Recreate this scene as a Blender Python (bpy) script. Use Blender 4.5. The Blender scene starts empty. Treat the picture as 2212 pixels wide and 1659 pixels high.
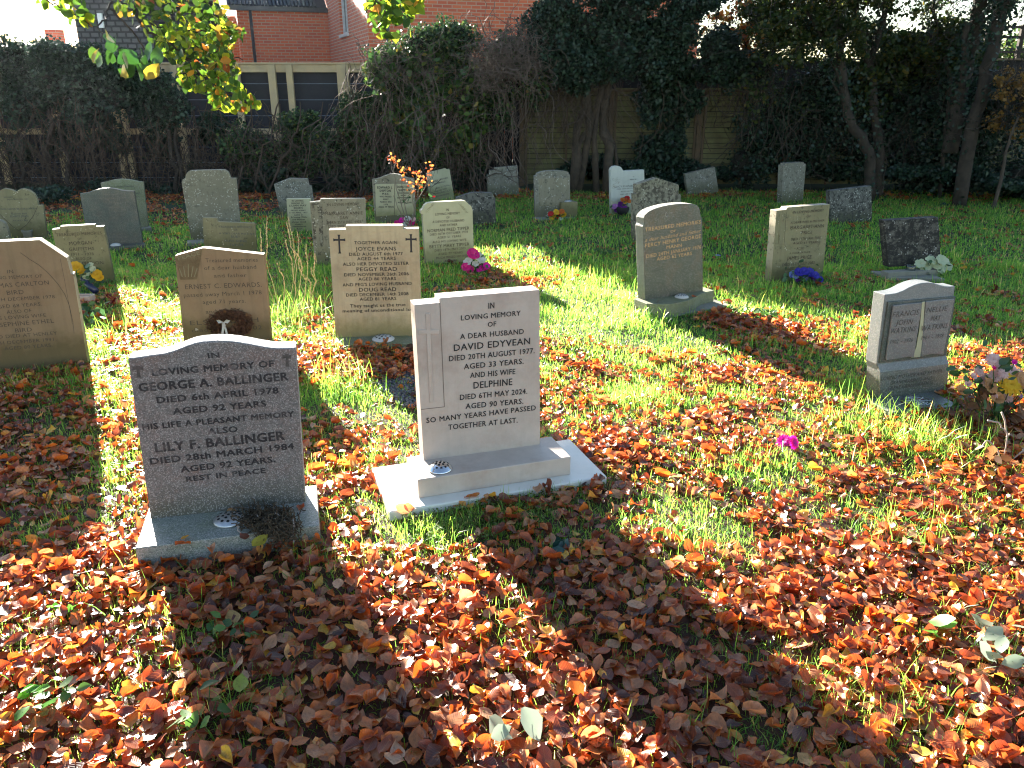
import bpy, math, random
import numpy as np
from mathutils import Vector, Matrix
random.seed(7); np.random.seed(7)
RG = np.random.default_rng(11)
rad = math.radians
S = bpy.context.scene
COL = S.collection

# ---------------------------------------------------------------- camera
CAM_H = 1.7; PITCH = rad(20.5); F = 1728.0; CX = 1106.0; CY = 829.5   # photograph measured on a 2212 x 1659 grid
cd = bpy.data.cameras.new('camera'); cam = bpy.data.objects.new('camera', cd); COL.objects.link(cam)
cam.location = (0, 0, CAM_H); cam.rotation_euler = (rad(90) - PITCH, 0, 0)
cd.sensor_width = 36; cd.lens = F / 2212 * 36; cd.clip_start = 0.05; cd.clip_end = 2000
S.camera = cam
# ---------------------------------------------------------------- sky and sun
SUN_AZ = -27.6; SUN_EL = 16.6          # degrees left of the view direction, degrees above the horizon
w = bpy.data.worlds.new('World'); S.world = w; w.use_nodes = True
wn = w.node_tree.nodes; wl = w.node_tree.links
sky = wn.new('ShaderNodeTexSky'); sky.sky_type = 'NISHITA'; sky.sun_disc = False
sky.sun_elevation = rad(SUN_EL); sky.sun_rotation = rad(SUN_AZ)
sky.dust_density = .5; sky.air_density = 1.0; sky.ozone_density = 1.0
wl.new(sky.outputs[0], wn['Background'].inputs[0]); wn['Background'].inputs[1].default_value = 0.045
sd = bpy.data.lights.new('sun', 'SUN'); sun = bpy.data.objects.new('sun', sd); COL.objects.link(sun)
sd.energy = 5.0; sd.angle = rad(0.5); sd.color = (1.0, 0.93, 0.82)
sv = Vector((math.sin(rad(SUN_AZ)) * math.cos(rad(SUN_EL)), math.cos(rad(SUN_AZ)) * math.cos(rad(SUN_EL)), math.sin(rad(SUN_EL))))
sun.rotation_euler = (-sv).to_track_quat('-Z', 'Y').to_euler(); sun.location = (-6, 10, 8)
S.view_settings.view_transform = 'Standard'; S.view_settings.look = 'None'
S.view_settings.exposure = 3.1; S.view_settings.gamma = 1.0
S.render.engine = 'CYCLES'
S.cycles.pixel_filter_type = 'BLACKMAN_HARRIS'; S.cycles.filter_width = 1.15; S.cycles.max_bounces = 8; S.cycles.transparent_max_bounces = 8; S.cycles.diffuse_bounces = 3

# ---------------------------------------------------------------- pixel -> world
def ray(u, v):
    a = (u - CX) / F; b = (CY - v) / F
    return np.array([a, math.cos(PITCH) + b * math.sin(PITCH), -math.sin(PITCH) + b * math.cos(PITCH)])
O = np.array([0, 0, CAM_H])
def gz(u, v, z=0.0):
    r = ray(u, v); return O + r * ((z - CAM_H) / r[2])
def at(u, v, Y):
    r = ray(u, v); return O + r * (Y / r[1])
def hit(u, v, p0, n):
    r = ray(u, v); return O + r * (np.dot(p0 - O, n) / np.dot(r, n))
CR = dict(P=(1, 0, 1, 0), c5=(.25, 0, .25, 345.6), c6=(.25, 553, .25, 345.6), c7=(.25, 1106, .25, 311), c8=(.25, 1659, .25, 311),
          b1=(.3333, 0, .3333, 691.2), b2=(.3855, 737, .3855, 553), b3=(.3336, 1474, .3336, 553), c4=(.25, 1659, .25, 0), c3=(.25, 1106, .25, 0))
def px(c, x, y):
    s = CR[c]; return x * s[0] + s[1], y * s[2] + s[3]
def gh(x, y):                                    # gentle unevenness of the turf
    return 0.012 * np.sin(x * 1.7 + y * .6) + 0.010 * np.sin(y * 2.3 - x * 1.1 + 1) + 0.006 * np.sin(x * 5.1 + 2) * np.sin(y * 4.3)

# ---------------------------------------------------------------- materials
def mat(name):
    m = bpy.data.materials.new(name); m.use_nodes = True
    n = m.node_tree.nodes; return m, n, m.node_tree.links, n['Principled BSDF']
def node(n, t, **k):
    x = n.new(t)
    for a, v in k.items():
        if a.startswith('i_'):
            x.inputs[a[2:].replace('_', ' ')].default_value = v
        else: setattr(x, a, v)
    return x
def noise(n, l, vec, scale, detail=4, rough=.6):
    t = node(n, 'ShaderNodeTexNoise'); t.inputs['Scale'].default_value = scale; t.inputs['Detail'].default_value = detail
    t.inputs['Roughness'].default_value = rough; l.new(vec, t.inputs['Vector']); return t.outputs['Fac']
def ramp(n, l, fac, stops, interp='LINEAR'):
    r = n.new('ShaderNodeValToRGB'); e = r.color_ramp; e.interpolation = interp
    while len(e.elements) < len(stops): e.elements.new(.5)
    for i, (p, c) in enumerate(stops):
        e.elements[i].position = p
        if not isinstance(c, (tuple, list)): c = (c, c, c)
        e.elements[i].color = (c[0], c[1], c[2], 1)
    l.new(fac, r.inputs[0]); return r.outputs[0]
def mix(n, l, fac, a, b, mode='MIX'):
    x = n.new('ShaderNodeMix'); x.data_type = 'RGBA'; x.blend_type = mode
    for i, v in ((0, fac), (6, a), (7, b)):
        if isinstance(v, bpy.types.NodeSocket): l.new(v, x.inputs[i])
        elif i == 0: x.inputs[0].default_value = v
        else: x.inputs[i].default_value = (v[0], v[1], v[2], 1)
    return x.outputs[2]
def math_(n, l, op, a, b=0.0):
    x = n.new('ShaderNodeMath'); x.operation = op
    for i, v in enumerate((a, b)):
        if isinstance(v, bpy.types.NodeSocket): l.new(v, x.inputs[i])
        else: x.inputs[i].default_value = v
    return x.outputs[0]
def coords(n, l, shift=True):
    tc = n.new('ShaderNodeTexCoord')
    if not shift: return tc.outputs['Object']
    oi = n.new('ShaderNodeObjectInfo'); a = n.new('ShaderNodeVectorMath'); a.operation = 'ADD'
    l.new(tc.outputs['Object'], a.inputs[0])
    m = math_(n, l, 'MULTIPLY', oi.outputs['Random'], 37.0); l.new(m, a.inputs[1]); return a.outputs[0]
def bump(n, l, b, h, strength, dist=.01):
    x = n.new('ShaderNodeBump'); x.inputs['Strength'].default_value = strength; x.inputs['Distance'].default_value = dist
    l.new(h, x.inputs['Height']); l.new(x.outputs[0], b.inputs['Normal'])

def stone(name, c1, c2, speck=0.0, speckc=(.02, .02, .02), lichen=0.0, lichc=(.03, .03, .025), spots=0.0, spotc=(.6, .6, .55), grime=.35,
          rough=.75, bmp=.35, scale=9, rock=False, stain=None, foot=.75):
    m, n, l, b = mat(name); v = coords(n, l)
    c = ramp(n, l, noise(n, l, v, scale, 6), [(.3, c1), (.7, c2)])
    if stain:
        c = mix(n, l, math_(n, l, 'MULTIPLY', ramp(n, l, noise(n, l, v, 3.3, 5, .7), [(.48, 0), (.68, 1)]), .55), c, stain)
    gr = math_(n, l, 'MULTIPLY', ramp(n, l, noise(n, l, v, 4.5, 8, .72), [(.45, 0), (.75, 1)]), grime)
    c = mix(n, l, gr, c, tuple(x * .35 for x in c1))
    # runs of dirt coming down from the top of the stone
    mp = n.new('ShaderNodeMapping'); mp.inputs['Scale'].default_value = (26, 26, 1.6); l.new(v, mp.inputs['Vector'])
    st = math_(n, l, 'MULTIPLY', ramp(n, l, noise(n, l, mp.outputs[0], 1.0, 4), [(.5, 0), (.8, 1)]), grime * .8)
    c = mix(n, l, st, c, tuple(x * .45 for x in c1))
    sz = n.new('ShaderNodeSeparateXYZ'); l.new(coords(n, l, False), sz.inputs[0])
    ft_ = ramp(n, l, math_(n, l, 'ADD', sz.outputs[2], math_(n, l, 'MULTIPLY', noise(n, l, v, 12, 6, .7), -.22)), [(0.0, 1), (.13, 0)])
    c = mix(n, l, math_(n, l, 'MULTIPLY', ft_, foot), c, (c1[0] * .42, c1[1] * .46, c1[2] * .25))
    if lichen > 0:
        f = ramp(n, l, noise(n, l, v, 20, 8, .8), [(.60 - .20 * lichen, 0), (.66 - .18 * lichen, 1)])
        c = mix(n, l, f, c, lichc)
    if spots > 0:
        vo = node(n, 'ShaderNodeTexVoronoi'); vo.inputs['Scale'].default_value = 42; l.new(v, vo.inputs['Vector'])
        nn = noise(n, l, v, 13, 3)
        f = math_(n, l, 'MULTIPLY', ramp(n, l, vo.outputs['Distance'], [(.0, 1), (.22, 1), (.34, 0)]), ramp(n, l, nn, [(.60 - .2 * spots, 0), (.68 - .16 * spots, 1)]))
        c = mix(n, l, f, c, spotc)
    h = noise(n, l, v, 90, 5, .7)
    if speck > 0:
        vo = node(n, 'ShaderNodeTexVoronoi'); vo.inputs['Scale'].default_value = 260; l.new(v, vo.inputs['Vector'])
        sp = n.new('ShaderNodeSeparateColor'); l.new(vo.outputs['Color'], sp.inputs[0])
        c = mix(n, l, math_(n, l, 'MULTIPLY', ramp(n, l, sp.outputs[0], [(.55, 0), (.62, 1)], 'LINEAR'), speck), c, speckc)
        c = mix(n, l, math_(n, l, 'MULTIPLY', ramp(n, l, sp.outputs[1], [(.78, 0), (.84, 1)], 'LINEAR'), speck * .8), c, (.5, .46, .44))
    l.new(c, b.inputs['Base Color']); b.inputs['Roughness'].default_value = rough
    if rock:
        h = math_(n, l, 'ADD', math_(n, l, 'MULTIPLY', noise(n, l, v, 38, 6, .7), 1.0), math_(n, l, 'MULTIPLY', h, .3))
        bump(n, l, b, h, 1.0, .03)
    else: bump(n, l, b, h, bmp, .003)
    return m
def plain(name, c, rough=.6, metal=0, bmp=0, bs=40, c2=None, sc=12):
    m, n, l, b = mat(name); v = coords(n, l)
    c2 = c2 or tuple(x * .7 for x in c)
    l.new(ramp(n, l, noise(n, l, v, sc, 5), [(.3, c), (.7, c2)]), b.inputs['Base Color'])
    b.inputs['Roughness'].default_value = rough; b.inputs['Metallic'].default_value = metal
    if bmp: bump(n, l, b, noise(n, l, v, bs, 4), bmp, .01)
    return m
def leafy(name, stops, trans=.45, rough=.45, spec=.5, veins=False, tb=1.6, sat=(1, 1, 1), island=True):
    m, n, l, b = mat(name)
    g = n.new('ShaderNodeNewGeometry')
    c = ramp(n, l, g.outputs['Random Per Island'], stops)
    if veins:
        tc = n.new('ShaderNodeTexCoord'); sp = n.new('ShaderNodeSeparateXYZ'); l.new(tc.outputs['UV'], sp.inputs[0])
        ax = math_(n, l, 'ABSOLUTE', math_(n, l, 'SUBTRACT', sp.outputs[0], .5))
        ph = math_(n, l, 'SUBTRACT', math_(n, l, 'MULTIPLY', sp.outputs[1], 62.0), math_(n, l, 'MULTIPLY', ax, 34.0))
        wv = math_(n, l, 'SINE', ph)
        rib = ramp(n, l, ax, [(.0, 1), (.03, 0)])
        fine = ramp(n, l, wv, [(.75, 0), (1, 1)])
        no = noise(n, l, tc.outputs['UV'], 5, 4)
        c = mix(n, l, math_(n, l, 'MULTIPLY', ramp(n, l, no, [(.45, 0), (.72, 1)]), .5), c, (.10, .035, .018))
        c = mix(n, l, math_(n, l, 'MULTIPLY', math_(n, l, 'MAXIMUM', rib, math_(n, l, 'MULTIPLY', fine, .5)), .35), c, (.45, .22, .08))
        bump(n, l, b, wv, .3, .0008)
    l.new(c, b.inputs['Base Color']); b.inputs['Roughness'].default_value = rough; b.inputs['Specular IOR Level'].default_value = spec
    tr = n.new('ShaderNodeBsdfTranslucent'); tcol = mix(n, l, 1.0, c, (tb * sat[0], tb * sat[1], tb * sat[2]), 'MULTIPLY'); l.new(tcol, tr.inputs[0])
    mx = n.new('ShaderNodeMixShader'); mx.inputs[0].default_value = trans
    l.new(b.outputs[0], mx.inputs[1]); l.new(tr.outputs[0], mx.inputs[2])
    l.new(mx.outputs[0], n['Material Output'].inputs[0]); return m

M = {}
M['ballinger'] = stone('pink_grey_granite', (.145, .130, .122), (.195, .175, .163), speck=.5, speckc=(.06, .058, .06), grime=.25, rough=.55, bmp=.25, stain=(.22, .11, .08))
M['ballinger_rock'] = stone('rough_granite_edge', (.42, .40, .39), (.55, .53, .51), speck=.3, grime=.2, rock=True)
M['grey_granite'] = stone('grey_green_granite', foot=.2, c1= (.13, .15, .145), c2=(.19, .215, .20), speck=.45, speckc=(.05, .06, .06), grime=.2, rough=.35, bmp=.1)
M['bal_base'] = stone('mossy_granite_base', foot=.25, c1= (.26, .27, .25), c2=(.36, .37, .34), speck=.6, speckc=(.08, .09, .08), grime=.3, rough=.42, bmp=.2, stain=(.20, .21, .09))
M['edyvean'] = stone('pale_pink_limestone', foot=.0, c1= (.45, .365, .305), c2=(.54, .455, .385), grime=.22, rough=.55, bmp=.15, scale=5, stain=(.36, .25, .19))
M['edy_slab'] = stone('cream_slab', foot=.0, c1= (.64, .60, .52), c2=(.74, .70, .62), grime=.12, rough=.35, bmp=.15)
M['cream'] = stone('cream_limestone', (.40, .32, .185), (.51, .42, .26), grime=.6, rough=.7, stain=(.30, .20, .10))
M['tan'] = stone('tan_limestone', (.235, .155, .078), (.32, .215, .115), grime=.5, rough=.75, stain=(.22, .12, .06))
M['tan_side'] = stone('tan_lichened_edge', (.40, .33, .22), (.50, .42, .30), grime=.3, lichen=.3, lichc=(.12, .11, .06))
M['pale_tan'] = stone('weathered_buff_stone', (.21, .18, .09), (.30, .26, .14), grime=.55, lichen=.15, lichc=(.09, .08, .04), spots=.25, spotc=(.42, .38, .26))
M['tipper'] = stone('pale_yellow_stone', (.38, .36, .22), (.47, .44, .28), grime=.18, rough=.6)
M['greyst'] = stone('grey_limestone', (.205, .185, .125), (.295, .265, .185), grime=.5, lichen=.25, spots=.25)
M['lich'] = stone('dark_lichened_stone', (.10, .10, .085), (.17, .16, .14), grime=.4, lichen=.55, lichc=(.028, .028, .024), spots=.55, spotc=(.42, .41, .36), rough=.9, bmp=.8)
M['lich2'] = stone('black_mottled_stone', (.08, .07, .055), (.15, .135, .11), grime=.3, lichen=.8, lichc=(.02, .018, .015), spots=.3, spotc=(.36, .34, .3), rough=.9, bmp=.9)
M['graylich'] = stone('grey_stone_with_white_lichen', (.17, .16, .12), (.26, .24, .19), grime=.5, lichen=.35, lichc=(.07, .07, .055), spots=.6, spotc=(.5, .5, .46), bmp=.6)
M['gable'] = stone('brown_lichened_stone', (.19, .175, .12), (.31, .285, .21), grime=.6, lichen=.6, lichc=(.06, .05, .035), spots=.35, spotc=(.46, .44, .36), bmp=.6)
M['bigst'] = stone('fawn_lichened_stone', (.175, .16, .11), (.25, .23, .16), grime=.5, lichen=.3, lichc=(.12, .11, .08), spots=.7, spotc=(.42, .41, .34), bmp=.5)
M['slate'] = stone('blue_grey_slate', foot=.3, c1= (.052, .066, .056), c2=(.085, .103, .088), grime=.2, speck=.2, rough=.5, stain=(.20, .15, .11))
M['white'] = stone('white_marble', (.42, .43, .38), (.53, .54, .48), grime=.2, rough=.6)
M['mann'] = stone('green_brown_granite', (.09, .09, .062), (.145, .14, .10), speck=.45, speckc=(.06, .065, .05), grime=.3, rough=.45, stain=(.26, .14, .07))
M['mann_rock'] = stone('rough_pale_edge', (.32, .31, .26), (.42, .40, .34), rock=True, grime=.2)
M['mossbase'] = stone('mossy_base_stone', foot=.3, c1= (.19, .20, .10), c2=(.30, .30, .19), grime=.5, speck=.3, stain=(.12, .16, .04), bmp=.6)
M['watkins'] = stone('silver_grey_granite', (.17, .18, .17), (.23, .24, .225), speck=.4, speckc=(.12, .13, .13), grime=.12, rough=.45)
M['book'] = stone('polished_grey_book', (.15, .147, .14), (.205, .20, .19), speck=.3, speckc=(.1, .1, .1), grime=.1, rough=.4)
M['concrete'] = stone('damp_concrete', foot=.2, c1= (.20, .19, .15), c2=(.32, .30, .25), grime=.5, bmp=.5)
M['ink'] = plain('black_lettering', (.012, .012, .014), .6)
M['ink_brown'] = plain('brown_lettering', (.05, .035, .022), .7, c2=(.09, .065, .04), sc=40)
m_, n_, l_, b_ = mat('flaked_black_paint'); v_ = coords(n_, l_)
l_.new(ramp(n_, l_, noise(n_, l_, v_, 11, 6, .75), [(.50, (.018, .016, .018)), (.60, (.055, .046, .045)), (.66, (.12, .10, .095))]), b_.inputs['Base Color']); b_.inputs['Roughness'].default_value = .7; M['ink_flaked'] = m_
M['ink_worn'] = plain('worn_dark_lettering', (.035, .03, .028), .7, c2=(.11, .09, .08), sc=60)
M['ink_grey'] = plain('grey_lettering', (.06, .062, .058), .7, c2=(.10, .10, .09), sc=40)
M['gold'] = plain('gold_lettering', (.70, .42, .18), .55, c2=(.45, .26, .12), sc=40)
M['carve_shade'] = plain('groove_shade_line', (.20, .155, .12), .8)  # shade of the panel groove painted as a dark strip
M['alu'] = plain('aluminium', (.62, .62, .62), .38, .85, c2=(.45, .45, .45), sc=50)
M['chrome'] = plain('chrome', (.8, .8, .82), .12, 1.0)
M['plas'] = plain('weathered_white_plastic', (.55, .55, .53), .5, c2=(.40, .40, .37))
M['black'] = plain('dark_hole', (.01, .01, .01), .8)
M['bronze'] = plain('dull_metal_grating', (.16, .15, .13), .5, .7, c2=(.25, .24, .22))
M['wood'] = plain('pale_treated_timber', (.52, .38, .20), .75, 0, .5, 60, (.40, .31, .18), 6)
M['wood_dk'] = plain('old_brown_timber', (.16, .10, .055), .85, 0, .5, 60, (.10, .075, .045), 8)
M['bark'] = plain('brown_bark', (.055, .04, .028), .95, 0, 1.0, 22, (.018, .014, .010), 9)
M['bark_lt'] = plain('pale_bark', (.26, .21, .15), .9, 0, .8, 40, (.15, .12, .085), 10)
M['bark_mid'] = plain('vine_bark', (.085, .062, .042), .9, 0, 1.0, 30, (.035, .027, .02), 9)
M['twig'] = plain('dry_twigs', (.095, .062, .042), .9, 0, 0, 30, (.045, .03, .02), 5)
M['twig_pale'] = plain('pale_dry_twigs', (.42, .35, .30), .85, 0, 0, 30, (.28, .22, .18), 5)
M['vine'] = plain('dead_vine', (.17, .125, .10), .9, 0, 0, 30, (.08, .055, .04), 5)
M['soil'] = plain('dark_soil', (.045, .030, .018), .95, 0, 1.0, 60, (.09, .06, .035), 20)
M['clad'] = plain('blue_black_cladding', (.010, .012, .018), .8, 0, .2, 30, (.015, .018, .026), 3)
M['clad_line'] = plain('cladding_edge', (.14, .18, .24), .5)
M['gutter'] = plain('dark_gutter', (.05, .055, .065), .4)
M['roof'] = plain('slate_roof_tiles', (.06, .065, .075), .6, 0, .4, 30)
M['winframe'] = plain('white_window_frame', (.75, .75, .75), .4)
M['glass'] = plain('window_glass', (.04, .05, .06), .05)
M['fence_green'] = plain('algae_covered_fence_board', (.20, .20, .08), .9, 0, .6, 40, (.12, .095, .05), 5)
M['darkcore'] = plain('light_block_filling', (.02, .018, .012), 1.0, 0, 1.0, 12, (.008, .009, .006), 6)  # near-black colour for the added cores that block sun
M['ivy'] = leafy('ivy_leaf', [(0, (.012, .030, .012)), (.5, (.028, .062, .022)), (.85, (.055, .11, .028)), (.95, (.11, .15, .03)), (1, (.16, .10, .03))], .2, .5, .35)
M['ivy_blue'] = leafy('dark_ivy_leaf', [(0, (.008, .022, .013)), (.6, (.016, .04, .024)), (1, (.03, .062, .03))], .12, .48, .4)
M['bramble'] = leafy('bramble_leaf', [(0, (.02, .05, .015)), (.5, (.045, .10, .02)), (.85, (.08, .14, .02)), (1, (.22, .17, .03))], .35, .45)
M['treeleaf'] = leafy('green_yellow_leaf', [(0, (.012, .028, .006)), (.5, (.028, .05, .010)), (.85, (.06, .08, .012)), (1, (.16, .11, .02))], .45, .5)
M['autumnleaf'] = leafy('orange_red_leaf', [(0, (.35, .08, .02)), (.5, (.45, .16, .03)), (.8, (.30, .20, .03)), (1, (.12, .14, .02))], .5, .5)
M['golden'] = leafy('brown_gold_leaf', [(0, (.16, .08, .02)), (1, (.26, .15, .03))], .3, .5)
M['beech'] = leafy('beech_leaf', [(0, (.03, .07, .01)), (.35, (.07, .14, .012)), (.7, (.17, .24, .012)), (.88, (.33, .32, .02)), (.95, (.40, .18, .02)), (1, (.26, .06, .015))], .55, .4, .4, tb=1.5)
M['litter'] = leafy('fallen_beech_leaf', [(0, (.05, .018, .014)), (.14, (.12, .036, .018)), (.30, (.25, .056, .016)), (.46, (.40, .088, .014)), (.60, (.49, .15, .022)), (.72, (.33, .13, .045)), (.86, (.46, .22, .10)), (.93, (.52, .32, .19)), (.965, (.62, .33, .03)), (1, (.60, .46, .06))], .36, .34, .65, True, 2.0, (1.2, .72, .5))
M['grass'] = leafy('grass_blade', [(0, (.05, .145, .026)), (.5, (.085, .225, .026)), (.88, (.16, .31, .035)), (1, (.42, .36, .14))], .5, .40, .5, tb=3.1, sat=(1.5, 1.12, 1.1))
M['drygrass'] = plain('dry_grass_stem', (.55, .45, .25), .7)
M['weed'] = leafy('weed_leaf', [(0, (.03, .08, .02)), (1, (.08, .17, .03))], .4, .4, veins=False)
M['moss'] = leafy('moss_tuft', [(0, (.06, .10, .02)), (1, (.20, .22, .05))], .3, .8)

# ---------------------------------------------------------------- objects
def link(o, parent=None):
    COL.objects.link(o)
    if parent is not None: o.parent = parent
    return o
def tag(o, label=None, cat=None, group=None, kind=None):
    if label: o['label'] = label
    if cat: o['category'] = cat
    if group: o['group'] = group
    if kind: o['kind'] = kind
    return o
ROOTM = {}
def thing(name, loc, yaw, label, cat, group=None):
    o = bpy.data.objects.new(name, None); o.empty_display_size = .1
    o.location = tuple(float(x) for x in loc); o.rotation_euler = (0, 0, yaw); COL.objects.link(o)
    ROOTM[o.name] = (Matrix.Translation(Vector(o.location)) @ Matrix.Rotation(yaw, 4, 'Z')).inverted()
    return tag(o, label, cat, group)
def tolocal(V, root):
    if root is None: return V
    while root.name not in ROOTM: root = root.parent
    A = np.array(ROOTM[root.name]); return V @ A[:3, :3].T + A[:3, 3]
class MB:
    def __init__(s): s.v = []; s.f = []; s.m = []; s.n = 0
    def add(s, V, Fc, mi=0):
        V = np.asarray(V, float).reshape(-1, 3); s.v.append(V)
        for f in Fc: s.f.append([int(i) + s.n for i in f]); s.m.append(mi)
        s.n += len(V); return s
    def prism(s, poly, vec, mi=0, mi_side=None):         # closed polygon (front, anticlockwise from the front) pushed along vec
        p = np.asarray(poly, float); k = len(p); q = p + np.asarray(vec, float)
        s.add(np.vstack([p, q]), [], 0); b = s.n - 2 * k
        ms = mi if mi_side is None else mi_side
        s.f.append([b + i for i in range(k)]); s.m.append(mi)
        s.f.append([b + k + i for i in range(k)][::-1]); s.m.append(mi)
        for i in range(k):
            j = (i + 1) % k; s.f.append([b + i, b + k + i, b + k + j, b + j]); s.m.append(ms)
        return s
    def box(s, lo, hi, R=None, o=(0, 0, 0), mi=0):
        x0, y0, z0 = lo; x1, y1, z1 = hi
        V = np.array([(x0, y0, z0), (x1, y0, z0), (x1, y1, z0), (x0, y1, z0), (x0, y0, z1), (x1, y0, z1), (x1, y1, z1), (x0, y1, z1)], float)
        if R is not None: V = V @ np.asarray(R).T
        V = V + np.asarray(o, float)
        return s.add(V, [(0, 3, 2, 1), (4, 5, 6, 7), (0, 1, 5, 4), (1, 2, 6, 5), (2, 3, 7, 6), (3, 0, 4, 7)], mi)
    def tube(s, pts, r, k=6, mi=0):
        pts = np.asarray(pts, float); m = len(pts); r = np.broadcast_to(np.asarray(r, float), (m,)) if np.ndim(r) == 0 else np.interp(np.linspace(0, 1, m), np.linspace(0, 1, len(r)), r)
        V = []
        up = np.array([.13, .21, .97])
        for i in range(m):
            t = pts[min(i + 1, m - 1)] - pts[max(i - 1, 0)]; t = t / (np.linalg.norm(t) + 1e-9)
            a = np.cross(t, up)
            if np.linalg.norm(a) < .05: a = np.cross(t, (1, 0, 0))
            a /= np.linalg.norm(a); b = np.cross(t, a)
            for j in range(k):
                g = 2 * math.pi * j / k; V.append(pts[i] + r[i] * (math.cos(g) * a + math.sin(g) * b))
        Fc = []
        for i in range(m - 1):
            for j in range(k):
                j2 = (j + 1) % k; Fc.append((i * k + j, i * k + j2, (i + 1) * k + j2, (i + 1) * k + j))
        Fc.append(list(range(k))[::-1]); Fc.append([(m - 1) * k + j for j in range(k)])
        return s.add(V, Fc, mi)
    def lathe(s, c, prof, k=24, mi=0):
        V = []; 
        for (r, z) in prof:
            for j in range(k):
                g = 2 * math.pi * j / k; V.append((c[0] + r * math.cos(g), c[1] + r * math.sin(g), c[2] + z))
        Fc = []
        for i in range(len(prof) - 1):
            for j in range(k):
                j2 = (j + 1) % k; Fc.append((i * k + j, i * k + j2, (i + 1) * k + j2, (i + 1) * k + j))
        Fc.append(list(range(k))[::-1]); Fc.append([(len(prof) - 1) * k + j for j in range(k)])
        return s.add(V, Fc, mi)
    def build(s, name, mats, parent=None, smooth=False, bevel=0):
        V = np.vstack(s.v) if s.v else np.zeros((0, 3))
        me = bpy.data.meshes.new(name); me.from_pydata(tolocal(V, parent).tolist(), [], s.f)
        if not isinstance(mats, (list, tuple)): mats = [mats]
        for x in mats: me.materials.append(x)
        if len(mats) > 1: me.polygons.foreach_set('material_index', s.m)
        if smooth: me.polygons.foreach_set('use_smooth', [True] * len(me.polygons))
        me.update(); o = link(bpy.data.objects.new(name, me), parent)
        if bevel:
            b = o.modifiers.new('bevel', 'BEVEL'); b.width = bevel; b.segments = 2; b.limit_method = 'ANGLE'; b.angle_limit = rad(40)
        return o
def quads(name, V, Fq, material, parent=None, UV=None, smooth=True):    # big mesh: V (n,3), Fq (m,4)
    me = bpy.data.meshes.new(name); V = tolocal(V, parent) if parent is not None else V
    me.vertices.add(len(V)); me.vertices.foreach_set('co', np.ascontiguousarray(V, np.float32).ravel())
    m, k = Fq.shape; me.loops.add(m * k); me.loops.foreach_set('vertex_index', np.ascontiguousarray(Fq, np.int32).ravel())
    me.polygons.add(m); me.polygons.foreach_set('loop_start', np.arange(0, m * k, k, dtype=np.int32)); me.polygons.foreach_set('loop_total', np.full(m, k, np.int32))
    if smooth: me.polygons.foreach_set('use_smooth', np.ones(m, bool))
    if UV is not None:
        u = me.uv_layers.new(name='UVMap'); u.data.foreach_set('uv', np.ascontiguousarray(UV[Fq.ravel()], np.float32).ravel())
    me.materials.append(material); me.update(); me.validate()
    return link(bpy.data.objects.new(name, me), parent)
def rots(yaw, tilt, tdir, roll=None):               # arrays -> rotation matrices: spin about z, then tilt towards tdir
    n = len(yaw); c, s = np.cos(yaw), np.sin(yaw); Z = np.zeros(n); I = np.ones(n)
    R1 = np.stack([np.stack([c, -s, Z], -1), np.stack([s, c, Z], -1), np.stack([Z, Z, I], -1)], 1)
    kx, ky = np.cos(tdir), np.sin(tdir); ct, st = np.cos(tilt), np.sin(tilt); v = 1 - ct
    R2 = np.stack([np.stack([ct + kx * kx * v, kx * ky * v, ky * st], -1), np.stack([kx * ky * v, ct + ky * ky * v, -kx * st], -1), np.stack([-ky * st, kx * st, ct], -1)], 1)
    return R2 @ R1
def scatter(name, temps, pos, R, sc, material, parent=None):
    """merge many small copies of template meshes (V, F, UV) into one mesh"""
    n = len(pos); which = RG.integers(0, len(temps), n); Vs = []; Fs = []; Us = []; off = 0
    for t, (V, Fq, UV) in enumerate(temps):
        ix = np.where(which == t)[0]
        if len(ix) == 0: continue
        W = np.einsum('nij,vj->nvi', R[ix], V) * sc[ix][:, None, None] + pos[ix][:, None, :]
        k = len(V); Vs.append(W.reshape(-1, 3)); Fs.append((Fq[None] + (np.arange(len(ix)) * k)[:, None, None]).reshape(-1, Fq.shape[1]) + off)
        Us.append(np.tile(UV, (len(ix), 1))); off += k * len(ix)
    return quads(name, np.vstack(Vs), np.vstack(Fs), material, parent, np.vstack(Us))
def leaf_template(L=1.0, W=.62, fold=.25, bend=.2, curl=.0, wav=.0, rows=6, seed=0, tip=.9):
    r = np.random.default_rng(seed); V = []; UV = []
    cols = [-1, -.5, 0, .5, 1]
    for i in range(rows + 1):
        t = i / rows; wd = W / 2 * (math.sin(math.pi * min(1, t * 1.02 + .02)) ** .72) * (1.12 - .35 * t) + .004
        for c in cols:
            x = c * wd; y = (t - .5) * L
            z = abs(c) ** 1.3 * wd * fold * 2 + bend * (t - .5) ** 2 * L * 1.4 + curl * (c * .5) * (t - .5) * 1.6
            z += wav * math.sin(t * 11 + c * 2 + seed) * abs(c) * .5; z *= .62
            V.append((x + .02 * math.sin(t * 9 + seed) * abs(c), y, z)); UV.append((.5 + c * .5 * wd / (W / 2), t))
    Fq = []
    for i in range(rows):
        for j in range(4): a = i * 5 + j; Fq.append((a, a + 1, a + 6, a + 5))
    return np.array(V), np.array(Fq), np.array(UV)
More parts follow.
